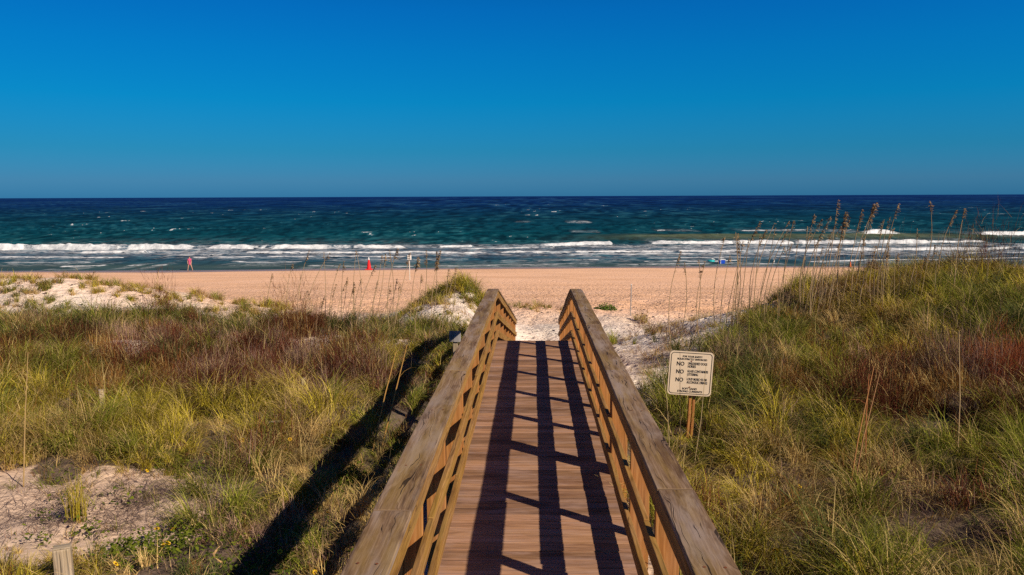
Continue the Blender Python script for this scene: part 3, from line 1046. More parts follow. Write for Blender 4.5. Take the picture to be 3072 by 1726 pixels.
skin_mesh('hair', [tuple(c * hs for c in n_) for n_ in hr], [(0, 1), (1, 2)], M['hair'], pt, 1)

# ------------------------------------------------------------------ grass blades
def blades(base, az, length, th0, bend, width, col, nseg=3, curl=None):
    """arched blades as strips; returns verts, quads, cols"""
    n = len(base)
    ring = nseg + 1
    pts = np.zeros((n, ring, 3))
    p = base.copy()
    pts[:, 0] = p
    hx, hy = np.cos(az), np.sin(az)
    for k in range(nseg):
        th = th0 + bend * (k + .5) / nseg
        st = length / nseg
        p = p + np.stack([np.sin(th) * hx * st, np.sin(th) * hy * st, np.cos(th) * st], -1)
        pts[:, k + 1] = p
    tw = az + np.pi / 2 + rng.uniform(-.9, .9, n)
    sd = np.stack([np.cos(tw), np.sin(tw), rng.uniform(-.25, .25, n)], -1)
    prof = np.linspace(1, .18, ring) * np.r_[.8, np.ones(ring - 1)]
    off = sd[:, None, :] * (width[:, None] * prof[None])[:, :, None] * .5
    V = np.stack([pts - off, pts + off], 2).reshape(n, ring * 2, 3)
    b = (np.arange(n) * ring * 2)[:, None]
    q = []
    for k in range(nseg):
        q.append(np.stack([b[:, 0] + 2 * k, b[:, 0] + 2 * k + 1, b[:, 0] + 2 * k + 3, b[:, 0] + 2 * k + 2], -1))
    Qd = np.concatenate(q)
    C = np.repeat(col, ring * 2, 0)
    return V.reshape(-1, 3), Qd, C


class Heap:
    def __init__(s):
        s.V, s.Q, s.C, s.n = [], [], [], 0

    def add(s, v, q, c):
        s.V.append(v)
        s.Q.append(q + s.n)
        s.C.append(c)
        s.n += len(v)

    def build(s, name, mat, parent=None, origin=None):
        V = np.concatenate(s.V)
        if origin is not None:
            V = V - np.asarray(origin)
        return link(name, mesh_np(name, V, np.concatenate(s.Q), None, mat, False, np.concatenate(s.C)), parent)


PAL = {  # darkest and lightest blade of each kind of plant
    'G': ((.085, .105, .010), (.29, .27, .040)),
    'Y': ((.23, .175, .010), (.54, .42, .055)),
    'D': ((.045, .062, .014), (.17, .18, .055)),
    'T': ((.28, .165, .045), (.66, .45, .18)),
    'M': ((.045, .012, .008), (.19, .058, .030)),
    'V': ((.14, .075, .055), (.38, .23, .165)),
    'R': ((.24, .062, .026), (.44, .15, .065)),
    'B': ((.12, .048, .012), (.32, .155, .040)),
}
# blades per tuft, spread, length lo/hi, initial tilt, bend lo/hi, width, dead share
SHAPE = {
    'G': (44, .11, .38, .80, .34, .9, 2.5, .0074, .16), 'Y': (44, .12, .36, .78, .38, .9, 2.5, .0074, .22), 'D': (44, .11, .36, .75, .36, .9, 2.5, .0080, .10),
    'T': (40, .14, .28, .68, .55, .7, 2.2, .0070, .35), 'M': (74, .22, .16, .46, .9, -.6, 1.5, .0060, .08), 'V': (66, .20, .18, .50, .85, -.2, 1.7, .0058, .15),
    'R': (110, .16, .3, .6, .5, .0, 1.2, .0066, .05), 'B': (64, .18, .20, .50, .85, -.2, 1.7, .0062, .2), 'U': (50, .09, .30, .55, .14, .1, .7, .0068, .2),
}
PAL['U'] = PAL['Y']
TAN = np.array([.58, .41, .16])


def tuft(heap, x, y, typ, scale=1.0, count=None, spread=None, zoff=0.0, h=None, dome=.40, out=None, tone=1.0):
    nb, spd, l0, l1, tilt, b0, b1, w, dead = SHAPE[typ]
    n = int((count or nb))
    spd = spread or spd
    a = rng.uniform(0, 2 * np.pi, n)
    r = spd * np.sqrt(rng.random(n)) * scale
    bx, by = x + r * np.cos(a), y + r * np.sin(a)
    bz = ground(bx, by) - .03 + zoff if h is None else np.full(n, h)
    az = a + rng.normal(0, .5, n)
    lead = rng.random(n) < .55      # most blades of a tuft arch the same way
    az = np.where(lead, rng.uniform(0, 2 * np.pi) * (typ not in 'MVB') + (typ in 'MVB') * az + rng.normal(0, .55, n), az)
    if out is not None:     # on a hummock the blades lean away from its middle
        pick = rng.random(n) < .6
        az = np.where(pick, out + rng.normal(0, .7, n), az)
    ln = rng.uniform(l0, l1, n) * scale
    th = np.abs(rng.normal(0, tilt * .6, n))
    bd = rng.uniform(b0, b1, n)
    wd = w * rng.uniform(.7, 1.25, n) * max(1, y / 14.0)
    c0, c1 = PAL[typ]
    t = rng.random((n, 1))
    c = np.array(c0) * (1 - t) + np.array(c1) * t
    c *= rng.uniform(.55, 1.45, (n, 1)) * tone
    dm = rng.random(n) < dead
    c[dm] = TAN * rng.uniform(.6, 1.2, (dm.sum(), 1)) * (.5 + .5 * tone)
    base = np.stack([bx, by, bz], -1)
    if typ in 'MVB':  # twiggy mound: pieces fill a low dome
        hh = rng.random(n) ** 1.3 * dome * scale * (1 - (r / (spd * scale + 1e-6)) ** 2 * .75)
        base[:, 2] += hh
        ln *= .62
    heap.add(*blades(base, az, ln, th, bd, wd, c, 4 if y < 13 and typ in 'GYDTU' else 3))


# colour zones: photo position, radius in m, mix of kinds
ZONES = [
    (40, 335, 2.5, 'GDV'), (90, 350, 1.6, 'MVB'), (35, 352, .9, 'DMD'), (60, 385, 1.6, 'MBG'), (140, 330, 1.2, 'DMG'), (170, 345, 1.6, 'MVM'), (170, 372, 1.2, 'MDM'),
    (235, 335, 1.5, 'GVD'), (300, 335, 1.4, 'MDM'), (260, 375, 1.5, 'VMM'), (240, 400, 1.1, 'MMV'), (320, 365, 1.2, 'BVM'), (380, 335, 1.5, 'GVD'), (430, 345, 1.1, 'GDV'),
    (395, 365, .9, 'BYG'), (360, 385, .8, 'MVM'), (30, 400, 1.0, 'BYG'), (15, 425, 1.0, 'GYY'), (120, 395, 1.0, 'BGM'), (100, 430, 1.1, 'YGY'), (180, 425, 1.1, 'YTY'),
    (240, 440, .9, 'YTG'), (300, 420, .9, 'TYV'), (330, 410, .8, 'YTV'), (60, 450, .8, 'YGT'), (130, 470, .8, 'TYG'), (230, 470, .9, 'TGT'), (300, 470, .9, 'GTT'),
    (250, 510, .8, 'TVG'), (180, 500, .6, 'VTG'), (300, 510, .5, 'GTY'), (20, 490, .5, 'VTV'), (200, 545, .6, 'VTB'), (40, 560, .5, 'YTB'), (375, 430, .7, 'GDT'),
    (400, 400, .6, 'MVG'), (345, 450, .6, 'GYT'),
    # right side
    (700, 345, 1.2, 'DGV'), (760, 340, 1.3, 'DGG'), (800, 315, 1.3, 'GYV'), (840, 300, 1.3, 'YBY'), (880, 285, 1.4, 'YYG'), (930, 280, 1.6, 'YYY'), (990, 275, 1.3, 'MVB'),
    (1000, 300, 1.5, 'GYG'), (870, 330, 1.5, 'BYT'), (930, 320, 1.4, 'YGY'), (1000, 335, 1.2, 'GDG'), (780, 375, 1.0, 'GDV'), (840, 365, 1.0, 'GYB'), (900, 355, 1.0, 'YBG'),
    (950, 350, .9, 'GYT'), (1003, 362, .35, 'RMM'), (960, 385, .9, 'VMV'), (890, 380, .9, 'MVB'), (820, 395, .9, 'MDG'), (760, 400, .9, 'BMG'), (700, 400, .9, 'DGG'),
    (860, 420, .9, 'MMD'), (930, 420, .8, 'BVM'), (1000, 400, .8, 'MVG'), (660, 385, .7, 'DGD'), (680, 440, .8, 'GGY'), (740, 450, .9, 'GYG'), (800, 440, .8, 'YGD'),
    (870, 455, .8, 'YGY'), (940, 460, .8, 'GVY'), (1000, 460, .8, 'GBG'), (720, 490, .8, 'YTY'), (790, 490, .8, 'TYY'), (840, 500, .7, 'GDT'), (900, 500, .8, 'MBT'),
    (960, 510, .8, 'GBT'), (780, 545, .7, 'YTG'), (850, 550, .6, 'TTG'), (930, 555, .6, 'GGT'), (720, 530, .6, 'YTG'), (1010, 540, .6, 'GVT'), (690, 470, .6, 'GYG'),
]
ZP = []
for (u, v, r, mx_) in ZONES:
    g = ground_at(u, v)
    ZP.append((g[0], g[1], r, mx_))
ZA = np.array([(a, b, c) for a, b, c, _ in ZP])


def kind_at(x, y):
    d = np.hypot(ZA[:, 0] - x, ZA[:, 1] - y) / ZA[:, 2] + rng.uniform(0, .4, len(ZA))
    if random.random() < .16:
        return random.choice('BVTMDG')
    return random.choice(ZP[int(np.argmin(d))][3])


grass, brush = Heap(), Heap()


def in_view(x, y, m=2.5):
    return -(.70 * y + m) < x + .027 * y < (.67 * y + m)


_g1, _g2, _g3, _g4 = ground_at(104, 414), ground_at(304, 396), ground_at(80, 524), ground_at(1002, 378)
LOW = [(sc_[0], 9.9, .75), (sc_[0] - .05, 9.0, .5), (_g1[0], _g1[1] - .5, .65), (_g1[0] + .1, _g1[1] - 1.2, .5), (_g2[0], _g2[1] - .5, .6), (_g3[0], _g3[1] - .6, .8), (_g4[0], _g4[1], .7), (_g4[0] - .1, _g4[1] - .9, .7)]
NH = 0
while NH < 2150:
    y = math.sqrt(random.uniform(4.6 ** 2, 24.6 ** 2))
    x = random.uniform(-.75 * y - 1.5, .70 * y + 1.5)
    d = float(veg(x, y))
    cl_ = float(fbm(x * .7, y * .7, 77))
    if random.random() > d * (.75 + .5 * cl_):
        continue
    NH += 1
    k0 = kind_at(x, y)
    r = random.uniform(.20, .52) * (.8 + .5 * cl_)
    s_ = random.uniform(.55, 1.12)
    if random.random() < .1:
        s_ *= 1.25
    if -2.9 < x < -1.0 and y < 15.5:     # low growth along the walkway
        s_ *= .62
        r *= .7
        if x > -1.45:
            s_ *= .7
    if x > 0 and y > 16:
        s_ *= .9
    if x < -2.7 and y < 7.6:
        s_ *= .5
    for lx, ly, lr in LOW:
        if math.hypot(x - lx, y - ly) < lr:
            s_ *= .42
    nt_ = max(3, int(r * r * 3.14 * 15 * (1.0 if y < 11 else .85 if y < 16 else .7)))
    tn = random.uniform(.55, 1.4)
    for q in range(nt_):
        a, dd = random.uniform(0, 6.283), r * math.sqrt(random.random())
        k = k0 if random.random() < .8 else kind_at(x, y)
        t_ = 1 - (dd / r) ** 2
        zo = .26 * s_ * t_ * r / .4
        px, py = x + dd * math.cos(a), y + dd * math.sin(a)
        if abs(px) < 1.05:
            continue
        sc = s_ * (.75 + .35 * t_) * random.uniform(.8, 1.15)
        if k in 'MVB':
            tuft(brush, px, py, k, sc * 1.15, zoff=zo, dome=.30, out=a, tone=tn)
        else:
            tuft(grass, px, py, k, sc, zoff=zo, out=a, tone=tn)
# low straggling growth between the hummocks
NT = 0
while NT < 6200:
    y = math.sqrt(random.uniform(4.6 ** 2, 24.6 ** 2))
    x = random.uniform(-.75 * y - 1.5, .70 * y + 1.5)
    if random.random() > float(veg(x, y)) or abs(x) < 1.15:
        continue
    NT += 1
    k = random.choice('TVBTGD')
    tuft(brush if k in 'VB' else grass, x, y, k, random.uniform(.35, .6), count=22, dome=.2, spread=.2)
# thin litter and dwarf growth on the open sand right of the ramp and on the dune faces
for i in range(520):
    y = random.uniform(12.5, 27)
    x = random.uniform(1.2, 2.2 + (y - 12) * .5)
    c_ = float(fbm(x * .8, y * .8, 83))
    if c_ < .47:
        continue
    tuft(brush, x, y, random.choice('VVTB'), random.uniform(.35, .65), count=34)
for i in range(620):
    y = random.uniform(22, 31)
    x = random.uniform(-6.5, -1.15)
    c_ = float(fbm(x * .8, y * .8, 85))
    if c_ < .40 or x > -1.2 - (y > 28) * .5:
        continue
    tuft(brush if random.random() < .5 else grass, x, y, random.choice('VVGTY'), random.uniform(.4, .8), count=30)
for i in range(90):
    tuft(brush if i % 3 else grass, random.gauss(-4.9, 1.1), random.gauss(8.3, .7), random.choice('VVB') if i % 3 else random.choice('TG'), random.uniform(.3, .5), count=18, dome=.15)
# crest of the dune left of the ramp
for i in range(150):
    y = random.gauss(29.3, .8)
    x = random.uniform(-5.0, -1.7)
    tuft(grass, x, y, random.choice('YGTGB'), random.uniform(.6, 1.0), count=40)
# far-left dune
for i in range(760):
    y = random.uniform(30.5, 38)
    x = random.uniform(-31, -12)
    c_ = float(fbm(x * .5, y * .5, 87))
    top = y > 34.3
    if c_ < (.34 if top else .55):
        continue
    tuft(grass, x, y, random.choice('YTGYB' if top else 'GTDV'), random.uniform(.6, 1.05), count=46)
# mound at the foot of the path
for i in range(46):
    x, y = random.gauss(-.2, 1.3), random.gauss(38.2, .5)
    tuft(grass, x, y, random.choice('GTTV'), random.uniform(.5, .9), count=30)
# fringe in front of the beach, left field
for i in range(120):
    x = random.uniform(-17, -5.5)
    y = random.uniform(23, 25.5)
    tuft(grass, x, y, random.choice('GTV'), random.uniform(.5, .95), count=26)
tag(grass.build('dune_grass', M['grass']), 'arching green and straw dune grass covering both sides of the walkway', 'grass', kind='stuff')
tag(brush.build('dry_brush', M['brush']), 'tangled maroon and mauve dry undergrowth among the dune grass', 'undergrowth', kind='stuff')

# ------------------------------------------------------------------ broad-leaved ground vines
def leaves(heap, pos, size, col):
    n = len(pos)
    az = rng.uniform(0, 2 * np.pi, n)
    tl = rng.uniform(-.5, .9, n)
    d = np.stack([np.cos(az) * np.cos(tl), np.sin(az) * np.cos(tl), np.sin(tl)], -1)
    s = np.stack([-np.sin(az), np.cos(az), rng.uniform(-.5, .5, n)], -1)
    L = size[:, None]
    a = pos
    m1 = pos + d * L * .45 + s * L * .27
    m2 = pos + d * L * .45 - s * L * .27
    m0 = pos + d * L * .5 - np.array([0, 0, .06]) * L
    tip = pos + d * L - np.array([0, 0, .22]) * L
    V = np.stack([a, m1, m0, m2, tip], 1).reshape(-1, 3)
    b = np.arange(n)[:, None] * 5
    Qd = np.concatenate([b + np.array([[0, 2, 4, 1]]), b + np.array([[0, 3, 4, 2]])])
    heap.add(V, Qd, np.repeat(col, 5, 0))


vines = Heap()


def vine_patch(u, v, r, n, dens_h=.22, dark=1.0, size=(.028, .062)):
    n = int(n * .8)
    g = ground_at(u, v)
    a = rng.uniform(0, 2 * np.pi, n)
    rr = r * np.sqrt(rng.random(n)) * (.6 + .8 * vnoise(a * 2, a * 0 + u, 3))
    x, y = g[0] + rr * np.cos(a), g[1] + rr * np.sin(a) * .8
    # gather in little shoots
    k = max(4, n // 9)
    sx_, sy_ = x[:k], y[:k]
    j = rng.integers(0, k, n)
    x = sx_[j] + rng.normal(0, .055, n)
    y = sy_[j] + rng.normal(0, .055, n)
    z = ground(x, y) + rng.uniform(.02, dens_h, n) * (.4 + .6 * rng.random(n))
    t = rng.random((n, 1))
    c = (np.array([.045, .070, .012]) * (1 - t) + np.array([.19, .21, .022]) * t) * dark
    leaves(vines, np.stack([x, y, z], -1), rng.uniform(*size, n), c)


for (u, v, r, n) in [(170, 548, .55, 900), (125, 560, .4, 500), (215, 535, .5, 600), (245, 520, .35, 300), (290, 560, .5, 700), (310, 540, .35, 450), (325, 515, .3, 350),
                     (330, 500, .3, 260), (260, 575, .5, 500), (345, 480, .25, 260), (200, 470, .25, 160), (60, 485, .15, 60), (47, 525, .12, 50), (80, 520, .15, 80), (110, 505, .14, 40), (30, 545, .25, 80),
                     (66, 505, .16, 70), (135, 505, .16, 50), (28, 437, .25, 160), (95, 420, .3, 200), (280, 328, 1.1, 500), (320, 330, .9, 420), (120, 325, 1.0, 420),
                     (890, 565, .35, 350), (975, 440, .35, 220), (800, 445, .4, 240), (860, 372, .5, 220), (975, 352, .5, 240), (990, 505, .15, 60), (800, 350, .6, 260), (720, 565, .3, 180),
                     (170, 470, .2, 90), (90, 540, .2, 110), (440, 304, .8, 160), (165, 560, .5, 500)]:
    vine_patch(u, v, r, n)
tag(vines.build('ground_vines', M['leaf']), 'low green broad-leaved ground vines creeping among the grass and over the sand', 'ground cover', kind='stuff')

# dry twigs on the bare sand
tw = Heap()
for (u, v, r, n) in [(60, 500, 1.2, 1100), (150, 500, .8, 800), (30, 520, .7, 400), (110, 530, .7, 420), (180, 490, .7, 500), (280, 485, .8, 500), (205, 568, .6, 400), (340, 470, .5, 300), (940, 515, .9, 700), (1000, 530, .7, 400), (640, 350, 1.4, 240), (680, 330, 1.8, 260), (990, 560, .5, 120)]:
    g = ground_at(u, v)
    x = g[0] + rng.normal(0, r * .6, n)
    y = g[1] + rng.normal(0, r * .5, n)
    base = np.stack([x, y, ground(x, y) + .008], -1)
    t = rng.random((n, 1))
    c = np.array([.10, .06, .05]) * (1 - t) + np.array([.27, .19, .15]) * t
    tw.add(*blades(base, rng.uniform(0, 6.28, n), rng.uniform(.08, .34, n), rng.uniform(1.1, 1.5, n), rng.uniform(.0, .5, n), rng.uniform(.004, .008, n), c))
tag(tw.build('dry_twigs', M['brush']), 'brown dry twigs and roots littering the bare sand', 'twigs', kind='stuff')

# ------------------------------------------------------------------ single plants that stand out
def plant(name, label, cat, u, v, parts, group=None):
    """parts: (part name, kind, n tufts, spread m, scale)"""
    g = ground_at(u, v)
    r = empty(name, tuple(g), label, cat, group)
    for (pn, kinds, n, spd, sc) in parts:
        h = Heap()
        for i in range(n):
            a, q = random.uniform(0, 6.28), spd * math.sqrt(random.random())
            tuft(h, g[0] + q * math.cos(a), g[1] + q * math.sin(a) * .8, random.choice(kinds), sc * random.uniform(.8, 1.15), dome=.85, zoff=.10 * sc, tone=.8 if pn == 'twigs' else 1.0)
        h.build(pn, M['grass'] if kinds[0] in 'GYDTU' else M['brush'], r, origin=g)
    return r


plant('grass_clump', 'dark shaggy grass clump rising above the left field against the beach', 'grass clump', 160, 327, [('blades', 'DGV', 16, .6, 1.35), ('dead_stems', 'M', 9, .55, 1.8)])
plant('maroon_bush', 'maroon twiggy bush on the left field edge below the sea oats', 'bush', 298, 342, [('twigs', 'MMB', 18, .8, 1.8)])
plant('maroon_bush', 'purple brown twiggy bush in the middle of the left field', 'bush', 232, 408, [('twigs', 'MMV', 20, .65, 1.6)])
plant('maroon_bush', 'dark maroon bush with green fringe at the far left of the field', 'bush', 36, 356, [('twigs', 'M', 9, .5, 1.5), ('blades', 'D', 6, .6, .9)])
plant('maroon_bush', 'reddish brown bush beside the black rail shadow on the left', 'bush', 362, 388, [('twigs', 'MMV', 16, .5, 1.5)])
plant('maroon_bush', 'deep wine red bush in the middle of the right dune slope', 'bush', 866, 424, [('twigs', 'M', 24, .65, 1.6)])
plant('maroon_bush', 'dusty mauve bush on the right dune below the red plume', 'bush', 962, 398, [('twigs', 'VVM', 20, .55, 1.6)])
plant('maroon_bush', 'dark brown bush crowning the right dune at its far end', 'bush', 985, 280, [('twigs', 'MMB', 16, .8, 1.9), ('blades', 'D', 5, .8, 1.0)])
plant('maroon_bush', 'small dark bush on the dune top among the sea oats', 'bush', 872, 272, [('twigs', 'MMB', 10, .55, 1.6), ('blades', 'D', 4, .6, 1.0)])
plant('red_grass', 'bright rust red feathery grass at the right edge of the dune', 'red grass', 1003, 378, [('plumes', 'R', 22, .55, 1.15)])
plant('grass_tuft', 'single upright yellow green grass tuft in the bare left sand', 'grass tuft', 80, 524, [('blades', 'U', 2, .04, 1.0), ('dead_blades', 'T', 1, .06, .42)])
plant('grass_tuft', 'lone grass tuft on the open beach left of the sea oats', 'grass tuft', 243, 311, [('blades', 'GT', 5, .4, 1.1)])
plant('green_bush', 'bright olive grass hummock beside the left handrail end', 'bush', 472, 291, [('blades', 'YGY', 22, .9, 1.15)])
plant('tan_tuft', 'ochre grass tuft on the sand beside the thin pole', 'grass tuft', 642, 322, [('blades', 'YB', 7, .35, .8)])
# round green shrub right of the ramp
g = ground_at(606, 309.5)
sh = empty('round_shrub', tuple(g), 'small round leafy green shrub alone on the sand right of the ramp', 'shrub')
vines = Heap()
n = 700
a = rng.uniform(0, 2 * np.pi, n)
q = .55 * np.sqrt(rng.random(n))
z = rng.random(n) * .34 * (1 - (q / .6) ** 2)
t = rng.random((n, 1))
leaves(vines, np.stack([g[0] + q * np.cos(a), g[1] + q * np.sin(a) * .7, g[2] + z], -1), rng.uniform(.07, .13, n), np.array([.05, .10, .015]) * (1 - t) + np.array([.17, .25, .03]) * t)
vines.build('leaves', M['leaf'], sh, origin=g)

# ------------------------------------------------------------------ sea oats
OATS = 0


def sea_oat(u, v, lpx, y, group, label, lean=None, droop=1.0, fat=1.0, base_dx=None, tint=1.0, len_below=None):
    """u, v: top of the seed head in the photograph; y: distance"""
    top = at(u, v, y)
    k = y / F
    hl = lpx * k
    lean = random.uniform(.05, .2) if lean is None else lean
    bx0 = top[0] - lean * 1.6
    gz = float(ground(bx0, y))
    H = top[2] - gz
    if H < .25:
        H = .25
    bx = top[0] - lean * H * .9
    gz = float(ground(bx, y))
    H = max(.3, top[2] - gz)
    root = empty('sea_oat', (bx, y, gz), label, 'sea oat', group)
    tx = top[0] - bx
    n = 7
    ts = np.linspace(0, 1, n)
    sway = random.uniform(-.09, .07) * H
    dy = random.uniform(-.1, .1)
    curve = lambda s: np.array([tx * s ** 1.5 + sway * math.sin(math.pi * s), dy * s, H * s - .02 * (s < .01)])
    mb = MB()
    mb.tube([curve(s) for s in ts], list(np.linspace(.0092, .0056, n) * (y / 17) ** .5), 4)
    c_st = np.array([.52, .36, .20]) * random.uniform(.6, 1.05) * tint
    o = mb.build('stem', M['oat'], root)
    col_attr(o, c_st)
    # seed head
    heap = Heap()
    m = int(max(16, hl * 105) * fat)
    s0 = max(.2, 1 - hl / max(H, hl + .05))
    ss = s0 + (1 - s0) * rng.random(m) ** .9
    pos = np.stack([curve(s) for s in ss])
    az = rng.normal(0.2 if random.random() < .75 else 2.9, .8, m)
    taper = .4 + .6 * np.sin(np.pi * np.clip((ss - s0) / (1 - s0) * .8 + .15, 0, 1))
    ln = rng.uniform(.05, .10, m) * taper * (.8 + .35 * fat)
    t = rng.random((m, 1))
    c = (np.array([.12, .065, .03]) * (1 - t) + np.array([.62, .41, .20]) * t) * tint
    heap.add(*blades(pos, az, ln, rng.uniform(.7, 1.3, m), rng.uniform(.8, 1.9, m) * droop, rng.uniform(.026, .048, m) * (y / 17) ** .5, c, 2))
    heap.build('seed_head', M['oat'], root)
    # a couple of narrow stem leaves
    if random.random() < .5:
        heap = Heap()
        m = 1
        sl_ = rng.uniform(.15, .55, m)
        pos = np.stack([curve(s) for s in sl_])
        heap.add(*blades(pos, rng.uniform(0, 6.28, m), rng.uniform(.2, .45, m), rng.uniform(.3, .7, m), rng.uniform(.8, 1.8, m), np.full(m, .008), np.tile(c_st * .9, (m, 1))))
        heap.build('leaf', M['oat'], root)
    return root


def col_attr(o, c):
    me = o.data
    a = me.attributes.new('col', 'FLOAT_COLOR', 'POINT')
    a.data.foreach_set('color', np.tile(np.array([*c, 1.0], np.float32), len(me.vertices)))


GR = 'sea oats on the right dune'
LR = 'tall tan sea oat with brown seed head on the right dune against the sea'
for (x, y, l, ln, fat) in [(318, 425, 150, .10, 1.0), (342, 500, 90, .06, .8), (482, 495, 110, .06, 1.1), (600, 330, 90, .08, .9), (690, 310, 110, .05, 1.0), (630, 450, 80, .1, .9), (720, 355, 70, .12, .7),
                      (835, 230, 130, .22, 1.3), (880, 285, 110, .14, 1.3), (1022, 285, 110, .22, .9), (1062, 225, 70, .08, 1.0), (1024, 225, 60, .25, .5), (1195, 180, 110, .10, 1.0), (1238, 215, 80, .16, 1.1),
                      (1312, 195, 190, .24, 1.0), (1358, 85, 110, .12, 1.0), (1398, 165, 150, .16, 2.2), (1422, 200, 80, .05, .7), (1498, 150, 150, .16, 1.1), (1580, 112, 130, .16, 1.6), (1615, 105, 110, .20, 1.9),
                      (1652, 215, 110, .05, 1.0), (1742, 110, 100, .1, .9), (1705, 200, 80, .06, .8), (1962, 95, 90, .05, 1.0), (2120, 155, 100, .18, 1.2), (2186, 145, 80, .06, 1.0), (1864, 275, 60, .12, .6),
                      (757, 340, 60, .08, .6), (700, 380, 80, .02, 1.0), (1085, 345, 60, .12, .5), (1330, 210, 70, .1, .9), (935, 270, 50, .2, .5), (1140, 260, 40, .0, .4), (432, 480, 60, .04, .5), (1168, 300, 70, .06, .7),
                      (1230, 340, 60, .06, .6), (940, 240, 40, .15, .4), (1560, 230, 60, .08, .7), (1690, 290, 50, .05, .5), (830, 310, 70, .04, .6), (670, 300, 60, -.05, .5)]:
    u, v = (1900 + x / 2.198) / 3, (560 + y / 2.198) / 3
    sea_oat(u, v, l / 6.6, random.uniform(16.8, 19.5), GR, LR, ln, 1.0, fat)
GL = 'sea oats behind the left field'
LL = 'slender sea oat with dark drooping head left of the ramp against beach and surf'
for (x, y, l, ln, fat) in [(545, 110, 200, .2, 1.2), (600, 60, 200, .04, 1.0), (740, 20, 230, .08, 1.8), (960, 90, 220, .3, 1.3), (1080, 160, 260, .12, 2.0), (1225, 60, 260, .16, 1.0), (1385, 80, 330, .12, 1.8),
                      (1470, 70, 330, .1, 1.9), (1588, 380, 160, .14, .9), (1690, 455, 200, .3, .9), (1135, 450, 160, .2, 1.0), (410, 560, 190, .14, .6), (380, 300, 190, .35, 1.0), (720, 540, 200, .3, .9), (38, 80, 120, .03, .6)]:
    u, v = (1060 + x / 5.565) / 3, (740 + y / 5.565) / 3
    sea_oat(u, v, l / 16.7, random.uniform(18.5, 21.5), GL, LL, ln, 1.0, fat * .9)
for (x, y, l, ln, fat) in [(1830, 182, 80, .14, .9), (1955, 195, 50, .3, 1.0), (2040, 245, 70, .06, .9), (2003, 380, 80, .1, .8), (2060, 358, 70, .2, .9), (2097, 370, 90, .04, .9), (1932, 450, 80, .1, .7), (1965, 505, 60, .05, .6),
                      (550, 305, 25, .03, .8), (1920, 190, 40, .02, .4), (2113, 180, 40, .02, .6)]:
    sea_oat(x / 5.94, (660 + y / 1.98) / 3, l / 5.94, random.uniform(19, 22), GL, LL, ln, 1.0, fat)
for i in range(22):
    sea_oat(random.gauss(855, 50), random.uniform(222, 262), random.uniform(6, 15), random.uniform(16.5, 20), GR, LR, random.uniform(.02, .25), random.uniform(.7, 1.3), random.uniform(.5, 1.3))
for i in range(12):
    sea_oat(min(455, random.gauss(385, 50)), random.uniform(255, 292), random.uniform(5, 12), random.uniform(18.5, 22), GL, LL, random.uniform(.02, .3), random.uniform(.8, 1.4), random.uniform(.5, 1.1))
# leaning single oats with their own look
sea_oat(751, 343, 16, 15.0, None, 'sea oat with a golden striped head leaning far right over the sandy rise', .9, .8, 1.2)
sea_oat(783, 342, 12, 14.0, None, 'short leaning sea oat with a pale head above the rules sign', .7, .8, .9)
sea_oat(836, 416, 14, 11.5, None, 'sea oat bent over with a pale cream head on the right slope', .9, 1.3, 1.3, tint=1.5)
sea_oat(1004, 338, 18, 13.5, None, 'sea oat with a tan feathery head over the rust red grass', .6, 1.0, 1.1, tint=1.2)

# headless stems around them, too many to count
stems = Heap()


def stem_lines(n, uf, yf, hlo, hhi, lean, w=.008):
    u = uf(n)
    y = yf(n)
    x = np.array([at(a, 300, b)[0] for a, b in zip(u, y)])
    base = np.stack([x, y, ground(x, y)], -1)
    t = rng.random((n, 1))
    c = np.array([.20, .13, .07]) * (1 - t) + np.array([.50, .36, .20]) * t
    az = rng.normal(.1, .5, n)
    stems.add(*blades(base, az, rng.uniform(hlo, hhi, n), rng.normal(lean, .10, n), rng.normal(.12, .18, n), np.full(n, w * 1.5) * rng.uniform(.7, 1.2, n), c, 4))


stem_lines(360, lambda n: rng.normal(850, 62, n), lambda n: rng.uniform(16.5, 20, n), .6, 1.75, .08)
stem_lines(70, lambda n: rng.uniform(690, 1000, n), lambda n: rng.uniform(16, 20, n), .5, 1.3, .08)
stem_lines(46, lambda n: rng.uniform(900, 1020, n), lambda n: rng.uniform(16, 19, n), .9, 1.7, .2, .006)
stem_lines(190, lambda n: np.minimum(468, rng.normal(365, 60, n)), lambda n: rng.uniform(17, 22, n), .5, 1.25, .1)
stem_lines(60, lambda n: rng.uniform(20, 330, n), lambda n: rng.uniform(17, 23, n), .4, 1.0, .1)
stem_lines(60, lambda n: rng.uniform(60, 480, n), lambda n: rng.uniform(9, 17, n), .4, .9, .15, .005)
stem_lines(70, lambda n: rng.uniform(650, 1010, n), lambda n: rng.uniform(8, 15, n), .4, .9, .15, .005)
stem_lines(24, lambda n: rng.uniform(650, 720, n), lambda n: rng.uniform(9.3, 14, n), .6, 1.1, .05, .005)
tag(stems.build('dry_stems', M['oat']), 'thin dry tan grass stems rising above the dune plants', 'dry stems', kind='stuff')


